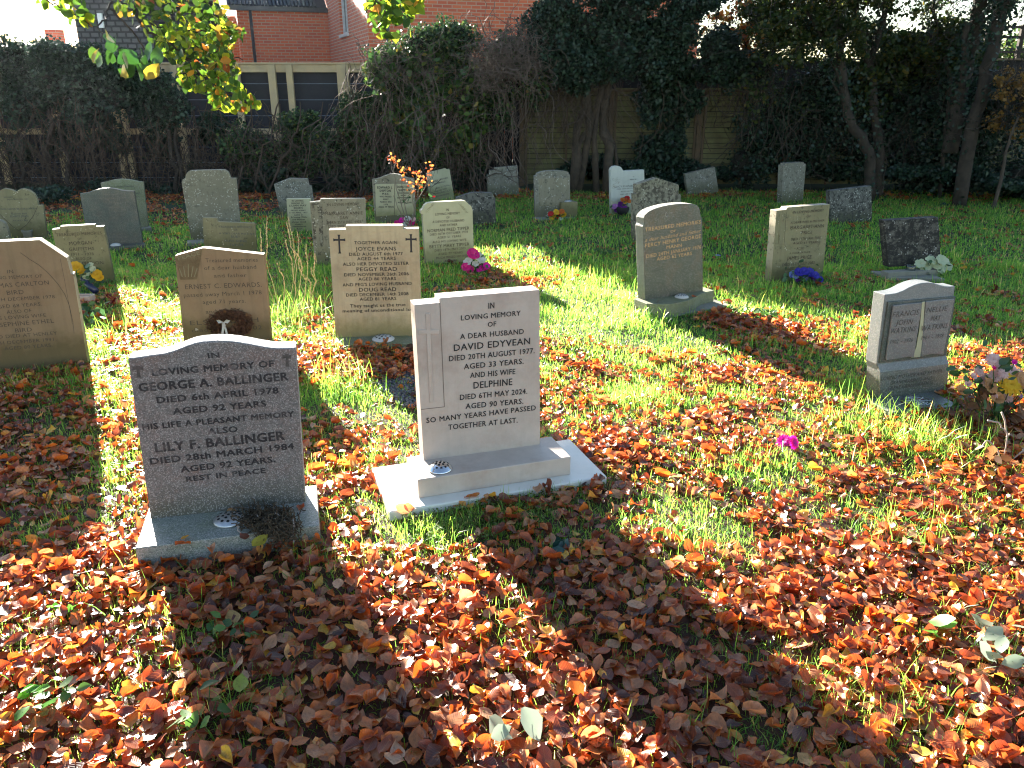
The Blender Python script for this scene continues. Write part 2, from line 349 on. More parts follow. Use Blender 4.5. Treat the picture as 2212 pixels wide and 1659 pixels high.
LITTER_T = [leaf_template(rows=7, fold=f, bend=b, curl=c, wav=wv, seed=i, W=W_) for i, (f, b, c, wv, W_) in enumerate([(.1, .1, .1, .05, .62), (.2, .3, -.3, .10, .60), (.05, .4, .3, .12, .66), (-.15, .2, .2, .10, .58), (.4, .2, .5, .1, .62), (-.1, -.3, -.4, .14, .68), (.15, -.3, .1, .08, .52), (.6, .4, .2, .14, .6), (.1, .1, .0, .02, .7), (1.3, .9, .8, .12, .6), (-.5, -.8, .9, .15, .62), (.3, 1.0, -.9, .14, .58), (.7, -.7, .4, .12, .66), (.0, .9, .0, .16, .64)])]
FRESH_T = [leaf_template(fold=f, bend=b, curl=c, wav=.02, seed=i, W=.68, rows=4) for i, (f, b, c) in enumerate([(.1, .1, 0), (.2, -.2, .1), (.05, .2, -.1)])]
def small_leaf(W=.8, f=.15):
    V = np.array([(0, -.5, 0), (W * .45, -.25, f * .4), (W * .38, .15, f * .3), (0, .5, -.05), (-W * .38, .15, f * .3), (-W * .45, -.25, f * .4)])
    return V, np.array([(0, 1, 2, 3), (0, 3, 4, 5)]), np.array([(.5, 0), (1, .3), (.9, .6), (.5, 1), (.1, .6), (0, .3)])
SMALL_T = [small_leaf(.85, .2), small_leaf(.7, -.15), small_leaf(1.0, .3)]
def px_poly_inside(poly, n, rg=RG):
    p = np.array(poly, float); lo = p.min(0); hi = p.max(0); out = []
    while len(out) < n:
        q = rg.uniform(lo, hi, (n, 2)); ins = np.zeros(n, bool); j = len(p) - 1
        for i in range(len(p)):
            c = ((p[i, 1] > q[:, 1]) != (p[j, 1] > q[:, 1])) & (q[:, 0] < (p[j, 0] - p[i, 0]) * (q[:, 1] - p[i, 1]) / (p[j, 1] - p[i, 1] + 1e-9) + p[i, 0])
            ins ^= c; j = i
        out.extend(q[ins].tolist())
    return np.array(out[:n])
def wobble(p0, p1, n=8, amp=.05, rg=RG, sag=0):
    t = np.linspace(0, 1, n)[:, None]; p = np.asarray(p0)[None] * (1 - t) + np.asarray(p1)[None] * t
    w_ = rg.normal(0, amp, (n, 3)); w_[0] = 0; w_[-1] = 0
    p = p + w_; p[:, 2] -= sag * np.sin(np.pi * t[:, 0]); return p

# ---------------------------------------------------------------- lettering
TXT = {}
def text_mesh(s, bold=0.0, shear=0.0):
    k = (s, bold, shear)
    if k not in TXT:
        c = bpy.data.curves.new('lettering', 'FONT'); c.body = s; c.size = 1; c.resolution_u = 2; c.shear = shear; c.space_character = 1.08
        o = bpy.data.objects.new('lettering', c); me = bpy.data.meshes.new_from_object(o)
        V = np.array([v.co[:] for v in me.vertices]); Fc = [list(p.vertices) for p in me.polygons]
        bpy.data.objects.remove(o); bpy.data.curves.remove(c); bpy.data.meshes.remove(me); TXT[k] = (V, Fc)
    return TXT[k]
class Face:
    """the front plane of a stone: origin A, right d, up v, outward normal n"""
    def __init__(s, A, yaw, tilt=0):
        s.A = np.asarray(A, float); s.d = np.array([math.cos(yaw), math.sin(yaw), 0.]); back = np.array([-math.sin(yaw), math.cos(yaw), 0.])
        s.v = np.array([0, 0, 1.]) * math.cos(tilt) + back * math.sin(tilt); s.n = np.cross(s.d, s.v); s.yaw = yaw; s.back = back
    def hit(s, c, x, y, off=0.0): return hit(*px(c, x, y), s.A + s.n * off, s.n)
    def uv(s, p): q = np.asarray(p) - s.A; return np.array([q @ s.d, q @ s.v])
    def w(s, u, v, off=0.0): return s.A + s.d * u + s.v * v + s.n * off
    def text(s, mb, c, line, off=.0012, bold=.006, shear=0.0, caps=.72):
        t, x0, y0, x1, y1, h = line[:6]
        V, Fc = text_mesh(t, 0, shear)
        a = s.hit(c, x0, y0, off); b = s.hit(c, x1, y1, off); up = s.hit(c, x0, y0 - h, off)
        hh = abs((up - a) @ s.v); ww = np.linalg.norm(b - a); xd = (b - a) / ww; yd = np.cross(s.n, xd)
        x0_, x1_ = V[:, 0].min(), V[:, 0].max(); sx = ww / (x1_ - x0_); sy = hh / caps
        bb = bold * 1.1 * hh / caps
        for q_, (ex, ey) in enumerate(((0, 0), (bb, bb * .6), (-bb, -bb * .6), (bb, -bb * .6), (-bb, bb * .6)) if bold > .007 else ((0, 0),)):    # strokes thickened by close layers
            mb.add(a + s.n * (.00022 * q_) + xd * ex + yd * ey + np.outer((V[:, 0] - x0_) * sx, xd) + np.outer(V[:, 1] * sy, yd), Fc)
    def cross(s, mb, c, xc, y0, y1, xa0, xa1, ya, wd, off=.0015, th=0.0, xb=None, flare=0.0):
        xb = xc if xb is None else xb
        t = s.uv(s.hit(c, xc, y0)); b = s.uv(s.hit(c, xb, y1)); l = s.uv(s.hit(c, xa0, ya)); r = s.uv(s.hit(c, xa1, ya))
        def bar(p, q):
            dd = (q - p) / np.linalg.norm(q - p); nn = np.array([-dd[1], dd[0]]) * wd / 2; f = 1 + flare
            pts = [p + nn * f, p + dd * wd + nn, q - dd * wd + nn, q + nn * f, q - nn * f, q - dd * wd - nn, p + dd * wd - nn, p - nn * f]
            W = [s.w(u, v, off) for u, v in pts]
            if th: mb.prism([s.w(u, v, off) for u, v in pts], s.n * -th)
            else: mb.add(W, [list(range(8))[::-1]])
        bar(b, t); 
        yy = off; off += .0004; bar(l, r)

def holder(root, c, radius, m, name='flower_holder', h=.3, holes=True, dark=None):
    """perforated dome; c is the centre on the base"""
    g = MB(); g.lathe(c, [(radius, 0), (radius * 1.02, radius * .10), (radius * .95, radius * .16), (radius * .8, radius * (.16 + h * .5)), (radius * .5, radius * (.16 + h * .85)), (radius * .2, radius * (.16 + h)), (.001, radius * (.16 + h))], 28)
    o = g.build(name, m, root, True)
    if holes:
        q = MB()
        for ring, k in ((.0, 1), (.36, 6), (.68, 11)):
            for i in range(k):
                a = 2 * math.pi * (i + ring) / k; rr = ring * radius
                z = radius * (.16 + h * (1 - ring ** 2.1)) + .0012
                sl = -h * 2.1 * max(ring, .01) ** 1.1
                e = np.array([math.cos(a), math.sin(a), 0]); t = np.array([-math.sin(a), math.cos(a), 0]); e2 = e + np.array([0, 0, sl]); e2 /= np.linalg.norm(e2)
                cc = np.asarray(c) + e * rr + np.array([0, 0, z + .001]); hr = radius * .105
                q.add([cc + hr * (math.cos(b) * e2 + math.sin(b) * t) for b in np.linspace(0, 2 * math.pi, 10, endpoint=False)], [list(range(10))])
        q.build('perforation', M['black'], o)
    return o

FOOT = []
def memorial(label, crop, pts, m, z0=0.0, yaw=None, thick=.085, tilt=0.0, name='headstone', side=None, lines=(), ink='ink', bold=.008, shear=0, group=None, bev=.003, sink=.06, under=True):
    """pts: outline of the front face measured on the photograph, bottom left up and over to bottom right"""
    a = gz(*px(crop, *pts[0]), z0); b = gz(*px(crop, *pts[-1]), z0)
    if yaw is None: yaw = math.atan2(b[1] - a[1], b[0] - a[0])
    else: yaw = rad(yaw)
    root = thing(name, ((a[0] + b[0]) / 2, (a[1] + b[1]) / 2, 0), yaw, label, 'headstone', group)
    fc = Face(a, yaw, rad(tilt)); P3 = [fc.hit(crop, *p) for p in pts]
    if z0 == 0 and under:
        P3[0] = P3[0] - fc.v * sink; P3[-1] = P3[-1] - fc.v * sink
    else:
        for i in (0, -1): P3[i] = P3[i] - fc.v * ((P3[i][2] - z0 + .004) / fc.v[2])
    g = MB(); vec = -fc.n * thick
    FOOT.append(np.array([a, b, b + fc.back * thick, a + fc.back * thick])[:, :2])
    g.prism(P3[::-1], vec, 0, 1 if side else None)
    g.build('tablet', [M[m], M[side]] if side else M[m], root, False, bev)
    if lines:
        t = MB()
        for L in lines:
            fc.text(t, crop, L, bold=L[6] if len(L) > 6 else bold, shear=L[7] if len(L) > 7 else shear)
        t.build('inscription', M[ink], root)
    return root, fc
def slab(root, name, c, fl, fr, z, depth, h, m, bev=.004, yaw=None, extra=None, back=0.0):
    a = gz(*px(c, *fl), z); b = gz(*px(c, *fr), z); y = math.atan2(b[1] - a[1], b[0] - a[0]) if yaw is None else rad(yaw)
    bk = np.array([-math.sin(y), math.cos(y), 0]); g = MB()
    top = [a, b, b + bk * depth, a + bk * depth] if extra is None else [gz(*px(c, *p), z) for p in extra] + [b + bk * depth, a + bk * depth]
    FOOT.append(np.array(top)[:, :2]); g.prism(top, (0, 0, -h)); return g.build(name, M[m], root, False, bev)
GR = 'headstones standing in the churchyard grass'

# 1 granite stone, front left
r, f = memorial('grey granite headstone with rough wavy top and bold dark letters, front left', 'b1',
    [(975, 1290), (827, 248), (870, 246), (915, 240), (965, 232), (1010, 226), (1060, 219), (1110, 206), (1155, 190), (1205, 170), (1255, 152), (1310, 142), (1370, 137), (1430, 135), (1490, 138), (1550, 145), (1610, 155), (1665, 166), (1715, 175), (1765, 182), (1820, 185), (1870, 183), (1918, 180), (1980, 1180)],
    'ballinger', .10, thick=.095, side='ballinger_rock', group=GR, ink='ink_flaked', bold=.03, bev=.006, lines=[
    ('IN', 1350, 248, 1422, 243, 36), ('LOVING MEMORY OF', 990, 362, 1775, 302, 44), ('GEORGE A. BALLINGER', 905, 465, 1868, 390, 56), ('DIED 6th APRIL 1978', 1020, 540, 1805, 474, 42),
    ('AGED 92 YEARS', 1125, 612, 1725, 560, 42), ('HIS LIFE A PLEASANT MEMORY', 928, 712, 1905, 625, 38), ('ALSO', 1350, 742, 1540, 725, 40), ('LILY F. BALLINGER', 1012, 857, 1845, 775, 60),
    ('DIED 28th MARCH 1984', 978, 937, 1905, 835, 42), ('AGED 92 YEARS.', 1175, 988, 1785, 920, 40), ('REST IN PEACE', 1210, 1048, 1722, 990, 34)])
g = MB(); f.cross(g, 'b1', 893, 295, 372, 858, 930, 312, .011, flare=.5, xb=900); f.cross(g, 'b1', 1858, 218, 302, 1830, 1888, 238, .011, flare=.5, xb=1864); g.build('cross_emblem', M['ink_worn'], r)
slab(r, 'base', 'b1', (875, 1480), (2070, 1330), .10, .345, .16, 'bal_base')
holder(r, gz(*px('b1', 1487, 1300), .10), .060, M['alu'], h=.28)
# 2 pale stone, front centre
r, f = memorial('pale pinkish headstone with tall carved cross and crisp black letters on stepped plinth', 'b2',
    [(463, 1145), (410, 275), (550, 262), (550, 237), (1112, 190), (1115, 1055)], 'edyvean', .15, thick=.09, group=GR, bold=.012, bev=.002, lines=[
    ('IN', 826, 295, 858, 292, 34), ('LOVING MEMORY', 672, 361, 1005, 333, 29), ('OF', 822, 397, 868, 393, 28), ('A DEAR HUSBAND', 667, 466, 1023, 436, 30), ('DAVID EDYVEAN', 632, 533, 1058, 493, 38),
    ('DIED 20TH AUGUST 1977.', 605, 590, 1083, 544, 31), ('AGED 33 YEARS.', 688, 635, 1022, 603, 31), ('AND HIS WIFE', 723, 684, 975, 661, 31), ('DELPHINE', 742, 743, 958, 722, 38),
    ('DIED 6TH MAY 2024.', 666, 807, 1042, 771, 31), ('AGED 90 YEARS.', 697, 857, 1020, 827, 31), ('SO MANY YEARS HAVE PASSED', 478, 936, 1090, 863, 30), ('TOGETHER AT LAST.', 600, 974, 988, 933, 30)])
g = MB(); q = MB()
for a_, b_ in (((553, 262), (578, 845)), ((578, 845), (448, 860))):
    A = f.hit('b2', *a_); B = f.hit('b2', *b_); dd = (B - A) / np.linalg.norm(B - A); nn = np.cross(f.n, dd) * .0013
    q.prism([A - nn, B - nn, B + nn, A + nn], f.n * .0012)
q.build('panel_line', M['carve_shade'], r)
f.cross(g, 'b2', 484, 322, 820, 432, 546, 424, .017, off=.004, th=.004, xb=506); g.build('raised_cross', M['edyvean'], r, False, .0012)
slab(r, 'plinth', 'b2', (430, 1255), (1287, 1125), .15, .235, .088, 'edyvean')
slab(r, 'foundation_slab', 'b2', (270, 1435), (1490, 1235), .062, .43, .14, 'edy_slab', .006)
holder(r, gz(*px('b2', 555, 1195), .15), .052, M['chrome'], h=.45)
# 3 bird stone, far left
r, f = memorial('brown limestone headstone with clipped corners and lit edge, cut by the left photo edge', 'c5',
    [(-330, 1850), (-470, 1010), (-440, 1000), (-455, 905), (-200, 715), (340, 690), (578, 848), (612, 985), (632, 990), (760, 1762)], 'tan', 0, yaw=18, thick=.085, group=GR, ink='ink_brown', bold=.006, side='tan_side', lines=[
    ('IN', 65, 980, 117, 978, 32), ('LOVING MEMORY OF', -130, 1038, 365, 1015, 30), ('THOMAS CARLTON', -150, 1115, 425, 1076, 40), ('BIRD', 62, 1165, 208, 1157, 38), ('DIED 5TH DECEMBER 1978.', -200, 1235, 488, 1193, 31),
    ('AGED 68 YEARS.', -60, 1287, 365, 1258, 32), ('ALSO OF', 60, 1330, 275, 1315, 32), ('HIS LOVING WIFE', -60, 1386, 400, 1355, 32), ('JOSEPHINE ETHEL', -80, 1450, 468, 1405, 38), ('BIRD', 135, 1490, 278, 1480, 36),
    ('WHO DIED AT HENLEY', -120, 1552, 495, 1508, 31), ('6TH DECEMBER 1991.', -60, 1602, 488, 1560, 30), ('AGED 80 YEARS.', 40, 1645, 455, 1612, 30)])
g = MB(); cv = [(175, 800), (260, 860), (340, 910), (420, 980), (500, 1070), (560, 1160), (600, 1260), (630, 1400), (640, 1500)]
g.tube([f.hit('c5', *p) for p in cv], .0016, 4); g.tube([f.hit('c5', *p) for p in [(520, 850), (560, 1050), (600, 1270), (625, 1420)]], .0012, 4); g.build('carved_arc', M['ink_brown'], r)
# 4
r, f = memorial('small buff headstone with stepped top and yellow flowers at its foot, far left', 'c5',
    [(560, 1075), (447, 600), (513, 595), (517, 573), (816, 558), (822, 577), (894, 573), (990, 1050)], 'pale_tan', 0, yaw=15, thick=.07, group=GR, ink='ink_brown', lines=[
    ('TREASURED MEMORIES', 487, 660, 880, 642, 26), ('OF', 672, 690, 708, 688, 18), ('MORGAN', 600, 735, 795, 728, 31), ('GRIFFITHS', 598, 785, 815, 778, 29), ('1911 - 1978', 617, 827, 810, 822, 24),
    ('ALSO OF', 655, 865, 793, 862, 24), ('EDITH MARION', 560, 912, 895, 900, 30), ('1919 - 1998', 650, 950, 845, 942, 22)])
# 5
r, f = memorial('slate headstone with gently arched top and dark letters on a thin slab, left', 'c5',
    [(766, 735), (690, 290), (750, 284), (800, 268), (850, 252), (900, 243), (950, 243), (1000, 250), (1050, 262), (1100, 268), (1157, 270), (1233, 715)], 'slate', .04, yaw=14, thick=.06, group=GR, ink='ink_grey', lines=[
    ('IN', 905, 292, 932, 291, 20), ('LOVING MEMORY OF', 785, 330, 1065, 322, 24), ('CHARLES WILLIAM', 785, 368, 1083, 357, 27), ('VINEY', 893, 402, 990, 400, 26), ('BORN 8-11-1910', 838, 440, 1045, 432, 20),
    ('DIED 15-10-1978', 835, 474, 1060, 468, 21), ('AND HIS WIFE', 868, 500, 1052, 495, 18), ('VIOLET ROBINA (KITTY)', 760, 538, 1170, 526, 25), ('VINEY', 920, 570, 1025, 566, 24), ('BORN 9-6-1921', 870, 607, 1085, 597, 20),
    ('DIED 16-8-2016', 870, 639, 1090, 630, 20), ('WILL BE DONE', 900, 664, 1100, 656, 16), ('IN OUR THOUGHTS', 900, 694, 1168, 684, 17)])
slab(r, 'base', 'c5', (740, 775), (1258, 728), .04, .2, .1, 'slate')
holder(r, gz(*px('c5', 1000, 738), .04), .055, M['plas'], holes=False)
# 6
r, f = memorial('dull greenish headstone with low arched top, half hidden behind the slate one', 'c5',
    [(950, 595), (868, 198), (920, 188), (980, 172), (1040, 165), (1100, 168), (1160, 178), (1200, 188), (1236, 190), (1282, 590)], 'mossbase', .02, yaw=14, thick=.07, group=GR, ink='ink_grey', lines=[('IN LOVING MEMORY', 960, 240, 1160, 232, 13), ('MARSHALL', 1110, 300, 1215, 294, 18), ('DIED 1974', 1120, 330, 1205, 325, 15)])
slab(r, 'base', 'c5', (960, 612), (1310, 585), .03, .2, .08, 'concrete')
# 7 heart
ht = [(-40, 700), (-60, 430), (-45, 330), (-20, 275), (20, 252), (60, 250), (100, 258), (135, 276), (165, 255), (205, 249), (250, 262), (290, 290), (318, 335), (330, 392), (370, 392), (405, 690)]
r, f = memorial('pale cream headstone with a double rounded heart-shaped top, far left below the ivy', 'c5', ht, 'pale_tan', 0, yaw=16, thick=.07, group=GR, ink='ink_grey', lines=[
    ('WILLIAM', 35, 328, 110, 326, 12), ('WHO DIED IN 1974', 60, 346, 245, 342, 10), ('WILL NEVER BE FORGOTTEN', 5, 432, 315, 426, 14), ('ALSO HIS WIFE', 95, 472, 235, 469, 14), ('EUNICE JOAN', 90, 496, 245, 492, 17), ('AGED 83', 110, 530, 240, 526, 12)])
g = MB(); g.tube([f.hit('c5', *p) for p in [(0, 470), (50, 520), (110, 575), (160, 610), (230, 560), (290, 480), (325, 400)]], .003, 4); g.build('carved_heart_edge', M['ink_brown'], r)
# 8
memorial('grey headstone corner with bright sloping edge, at the left edge above the brown one', 'c5', [(-330, 800), (-330, 560), (-150, 530), (0, 520), (42, 548), (62, 600), (115, 800)], 'greyst', 0, yaw=16, thick=.08, group=GR)
g = MB()
pot = thing('flower_pot', gz(*px('c5', 250, 690)), 0, 'small round grey flower pot at the foot of the heart-shaped headstone', 'pot')
g.lathe(gz(*px('c5', 250, 690)), [(.04, -.02), (.05, .08), (.062, .1), (.062, .115), (.05, .115), (.04, .1)], 18); g.build('pot_body', M['concrete'], pot, True)
# 9
r, f = memorial('tall fawn headstone with scooped shoulders and raised flat top, freckled with pale lichen', 'c5',
    [(1655, 705), (1570, 195), (1578, 170), (1600, 158), (1605, 130), (1620, 105), (1645, 92), (1930, 84), (1955, 92), (1978, 112), (1988, 140), (1995, 158), (2043, 160), (2085, 690)], 'bigst', 0, yaw=14, thick=.09, group=GR)
slab(r, 'base', 'c5', (1618, 722), (2130, 690), .03, .22, .08, 'concrete')
# 10
r, f = memorial('small sandy speckled headstone with a raised left block, just behind the pointed Peace headstone', 'c5',
    [(1765, 830), (1750, 498), (1872, 503), (1885, 535), (2205, 548), (2222, 815)], 'pale_tan', 0, yaw=13, thick=.06, group=GR, ink='ink_grey', lines=[
    ('TREASURED MEMORIES', 1892, 585, 2178, 590, 18), ('OF', 2020, 610, 2050, 611, 14), ('A VERY DEAR MOTHER', 1893, 640, 2200, 648, 16), ('RUBY', 1998, 672, 2075, 674, 22), ('OLIVE ANNIE', 1938, 706, 2135, 711, 20), ('TAYLOR', 1985, 742, 2105, 745, 20)])
g = MB(); f.cross(g, 'c5', 1815, 525, 740, 1785, 1850, 600, .012, off=.004, th=.004); g.build('raised_cross', M['pale_tan'], r)
# 11 Edwards
r, f = memorial('tan headstone with shallow pointed top and dark Peace panel, behind the granite one', 'c5',
    [(1590, 1620), (1510, 828), (1752, 760), (2280, 818), (2345, 1600)], 'tan', 0, yaw=8, thick=.07, group=GR, ink='ink_brown', bold=.004, lines=[
    ('Treasured memories', 1778, 885, 2228, 878, 36), ('of a dear husband', 1765, 950, 2215, 938, 34), ('and father', 1850, 1016, 2132, 1010, 34), ('ERNEST C. EDWARDS.', 1602, 1116, 2262, 1095, 42),
    ('passed away March 1 1978', 1590, 1186, 2262, 1160, 36), ('aged 71 years.', 1752, 1244, 2125, 1232, 34), ('and his wife', 1780, 1328, 2105, 1314, 36), ('ELSIE EDITH', 1645, 1428, 2235, 1398, 40), ('died 5th Jan 2002', 1660, 1490, 2265, 1462, 36)])
g = MB(); g.prism([f.hit('c5', *p) for p in [(1518, 850), (1560, 1035), (1702, 1030), (1748, 775)]], f.n * .004); pn = g.build('peace_panel', plain('dark_carved_panel', (.13, .085, .035), .8, 0, 1.0, 60, (.20, .14, .07), 20), r)
g = MB(); f.text(g, 'c5', ('PEACE', 1545, 868, 1730, 815, 34), off=.006, bold=.01)
for k in range(5):
    g.tube([f.hit('c5', 1575 + k * 26 + s_ * (k - 2) * 3, 1010 - s_ * 18, .005) for s_ in range(7 - abs(k - 2))], .003, 4)
g.build('peace_lettering', M['pale_tan'], pn)
# 12
memorial('mottled grey headstone with lopsided pointed top, behind the narrow upright one', 'c6', [(225, 500), (155, 212), (292, 157), (450, 162), (462, 220), (482, 224), (520, 480)], 'graylich', 0, yaw=13, thick=.08, group=GR)
# 13
memorial('narrow plain grey headstone with close lines of small dark letters, centre left', 'c6', [(283, 630), (262, 336), (470, 335), (482, 630)], 'tipper', 0, yaw=6, thick=.06, group=GR, ink='ink', bold=.02, lines=[
    ('IN LOVING', 310, 360, 410, 359, 14), ('MEMORY OF', 306, 381, 412, 380, 14), ('LILIAN MAY', 288, 402, 436, 400, 16), ('BRUEN', 328, 422, 402, 421, 15), ('PASSED AWAY', 302, 442, 430, 441, 12), ('11TH APRIL 1977', 290, 462, 445, 460, 12),
    ('AGED 51', 330, 481, 405, 480, 12), ('A loving Wife', 302, 501, 438, 500, 14), ('and Mother', 316, 521, 425, 520, 14), ('always loved', 312, 541, 430, 540, 13), ('always', 340, 560, 402, 559, 12), ('remembered', 318, 580, 432, 579, 12), ('R.I.P.', 355, 600, 400, 600, 11)])
# 14
r, f = memorial('grey limestone headstone with pale cross in a sunk panel, brown stain across its top', 'c6',
    [(512, 935), (465, 366), (555, 357), (562, 337), (946, 334), (965, 905)], 'greyst', 0, yaw=15, thick=.08, group=GR, ink='ink_brown', lines=[
    ('IN LOVING MEMORY', 620, 398, 890, 390, 24), ('MARGARET ANNIE', 597, 476, 922, 470, 28), ('DAW', 727, 513, 800, 510, 28), ('BORN 25TH DEC. 1923.', 618, 552, 915, 544, 24), ('DIED 29TH JAN. 1978', 625, 586, 915, 578, 22)])
g = MB(); g.prism([f.hit('c6', *p, .001) for p in [(478, 372), (500, 752), (585, 748), (572, 368)]], f.n * .001); g.build('sunk_panel', M['gable'], r)
g = MB(); f.cross(g, 'c6', 516, 388, 728, 486, 556, 456, .028, off=.006, th=.005, xb=538); g.build('raised_cross', M['greyst'], r)
# 15 Evans
r, f = memorial('tall cream headstone with stepped shoulders, two black crosses and black letters, left of centre', 'c6',
    [(688, 1530), (628, 605), (772, 602), (775, 570), (1266, 567), (1270, 597), (1406, 594), (1432, 1530)], 'cream', .07, yaw=4, thick=.08, group=GR, bold=.010, lines=[
    ('TOGETHER AGAIN', 850, 728, 1220, 725, 27), ('JOYCE EVANS', 862, 784, 1210, 781, 33), ('DIED AUGUST 6th 1977', 806, 828, 1268, 822, 28), ('AGED 44 YEARS', 875, 867, 1208, 862, 28), ('ALSO HER DEVOTED SISTER', 752, 914, 1320, 905, 28),
    ('PEGGY READ', 870, 961, 1218, 957, 34), ('DIED NOVEMBER 26th 2006', 764, 1006, 1320, 996, 28), ('AGED 80 YEARS', 886, 1042, 1210, 1037, 27), ("AND PEG'S LOVING HUSBAND", 750, 1093, 1345, 1079, 28), ('DOUG READ', 892, 1138, 1212, 1132, 34),
    ('DIED DECEMBER 14th 2008', 780, 1180, 1318, 1168, 28), ('AGED 81 YEARS', 898, 1216, 1212, 1210, 28), ('They taught us the true', 815, 1276, 1292, 1262, 30), ('meaning of unconditional love', 750, 1318, 1385, 1302, 28)])
g = MB(); f.cross(g, 'c6', 716, 645, 808, 668, 772, 690, .012, flare=.7, xb=724); f.cross(g, 'c6', 1338, 640, 798, 1292, 1388, 685, .012, flare=.7, xb=1342); g.build('cross_emblem', M['ink'], r)
slab(r, 'base', 'c6', (668, 1600), (1500, 1580), .07, .30, .14, 'mossbase')
holder(r, gz(*px('c6', 1100, 1552), .07), .075, M['plas'], h=.25)
# 16
r, f = memorial('grey headstone with two carved book pages, behind the thin rose bush', 'c6',
    [(1028, 550), (1002, 168), (1040, 163), (1080, 150), (1120, 132), (1160, 121), (1200, 119), (1240, 126), (1285, 145), (1330, 158), (1368, 162), (1386, 570)], 'greyst', 0, yaw=6, thick=.08, group=GR)
for name_, poly in (('left_page', [(1038, 488), (1030, 208), (1195, 205), (1195, 478)]), ('right_page', [(1200, 478), (1200, 205), (1358, 212), (1362, 470)])):
    g = MB(); g.prism([f.hit('c6', *p) for p in poly][::-1], f.n * .008); g.build('book_page', M['tipper'], r, False, .003)
g = MB()
for L in [('EDWARD J.', 1048, 247, 1178, 247, 20), ('SHIPTON', 1068, 275, 1165, 275, 20), ('M.B.E.', 1092, 300, 1150, 300, 16), ('WHO PASSED', 1068, 323, 1170, 323, 14), ('AWAY', 1097, 346, 1145, 346, 14), ('MARCH 4TH', 1072, 369, 1170, 369, 14), ('1976.', 1105, 391, 1145, 391, 14), ('AGED 74 YEARS', 1060, 413, 1190, 411, 15),
          ('DOROTHY', 1220, 242, 1325, 242, 20), ('SHIPTON', 1232, 270, 1328, 270, 20), ('WHO PASSED', 1225, 292, 1325, 292, 13), ('AWAY', 1250, 312, 1298, 312, 13), ('SEPTEMBER', 1222, 333, 1325, 333, 13), ('1982', 1255, 353, 1295, 353, 13), ('AGED 78 YEARS', 1225, 374, 1348, 374, 14)]: f.text(g, 'c6', L, off=.0095, bold=.02)
g.build('inscription', M['ink'], r)
# 17
memorial('pale grey headstone leaning left, close to the rose bush leaves, back row centre', 'c6', [(1505, 345), (1470, 115), (1552, 92), (1640, 72), (1645, 82), (1672, 78), (1722, 345)], 'tipper', 0, yaw=10, thick=.07, group=GR, ink='ink_worn', lines=[
    ('OWEN STEPHEN', 1515, 195, 1660, 160, 15), ('EDWARDS', 1540, 216, 1638, 192, 15), ('AGED 61 YEARS', 1550, 252, 1665, 222, 12), ('AND HIS WIFE', 1545, 280, 1650, 252, 14), ('MARJORIE LILY', 1535, 302, 1680, 268, 15), ('EDWARDS', 1560, 322, 1670, 298, 15)])
# 18
memorial('low black mottled headstone with pointed top, just right of the pale yellow headstone', 'c6', [(1745, 560), (1728, 326), (1800, 302), (1868, 280), (2030, 282), (2045, 288), (2052, 318), (2068, 330), (2075, 555)], 'lich', 0, yaw=10, thick=.09, group=GR)
# 19
r, f = memorial('pale yellow headstone with rounded shoulders and carved leaf corners, pink roses at its foot', 'c6',
    [(1468, 905), (1440, 470), (1425, 468), (1424, 440), (1445, 420), (1458, 392), (1485, 372), (1530, 366), (1790, 352), (1815, 358), (1830, 372), (1842, 388), (1860, 398), (1872, 430), (1872, 455), (1888, 905)], 'tipper', 0, yaw=16, thick=.085, group=GR, ink='ink_brown', bold=.008, lines=[
    ('IN', 1643, 441, 1666, 440, 22), ('LOVING MEMORY', 1550, 480, 1762, 468, 22), ('OF', 1645, 506, 1672, 505, 19), ('A DEVOTED HUSBAND', 1525, 546, 1800, 530, 21), ('AND FATHER', 1588, 575, 1740, 566, 20), ('NORMAN FRED TIPPER', 1482, 627, 1843, 600, 28),
    ('DIED 30TH OCTOBER 1978', 1503, 655, 1830, 628, 20), ('AGED 51 YEARS', 1568, 681, 1772, 665, 20), ('ALSO HIS LOVING WIFE', 1525, 720, 1818, 697, 20), ('BETTY MARY TIPPER', 1500, 764, 1843, 738, 28), ('DIED 18TH MAY 2003', 1545, 792, 1810, 770, 20),
    ('AGED 77 YEARS', 1575, 824, 1785, 806, 19), ('MUCH MISSED MOTHER', 1558, 858, 1838, 834, 20), ('AND NAN', 1630, 882, 1742, 874, 19), ('AND LAST REUNION', 1590, 920, 1830, 900, 18)])
g = MB()
for k in range(26):
    sx_ = 1 if k % 2 else -1; bx = 1480 if sx_ < 0 else 1825; t_ = (k // 2) / 12.0
    cx_, cy_ = (bx + (-sx_) * 60 * t_ + random.uniform(-8, 8), 400 + 70 * (1 - t_) + random.uniform(-8, 8) - 20)
    g.tube([f.hit('c6', cx_ + 9 * math.cos(a_), cy_ + 8 * math.sin(a_), .001) for a_ in np.linspace(random.random() * 3, 4 + random.random() * 2, 6)], .0013, 3)
g.build('carved_leaves', M['pale_tan'], r)
# 20
memorial('weathered grey headstone with doubly stepped left shoulder, left of the small arched one', 'c6', [(2003, 320), (1996, 130), (2014, 128), (2016, 90), (2056, 86), (2058, 66), (2262, 48), (2275, 330)], 'graylich', 0, yaw=8, thick=.08, group=GR)
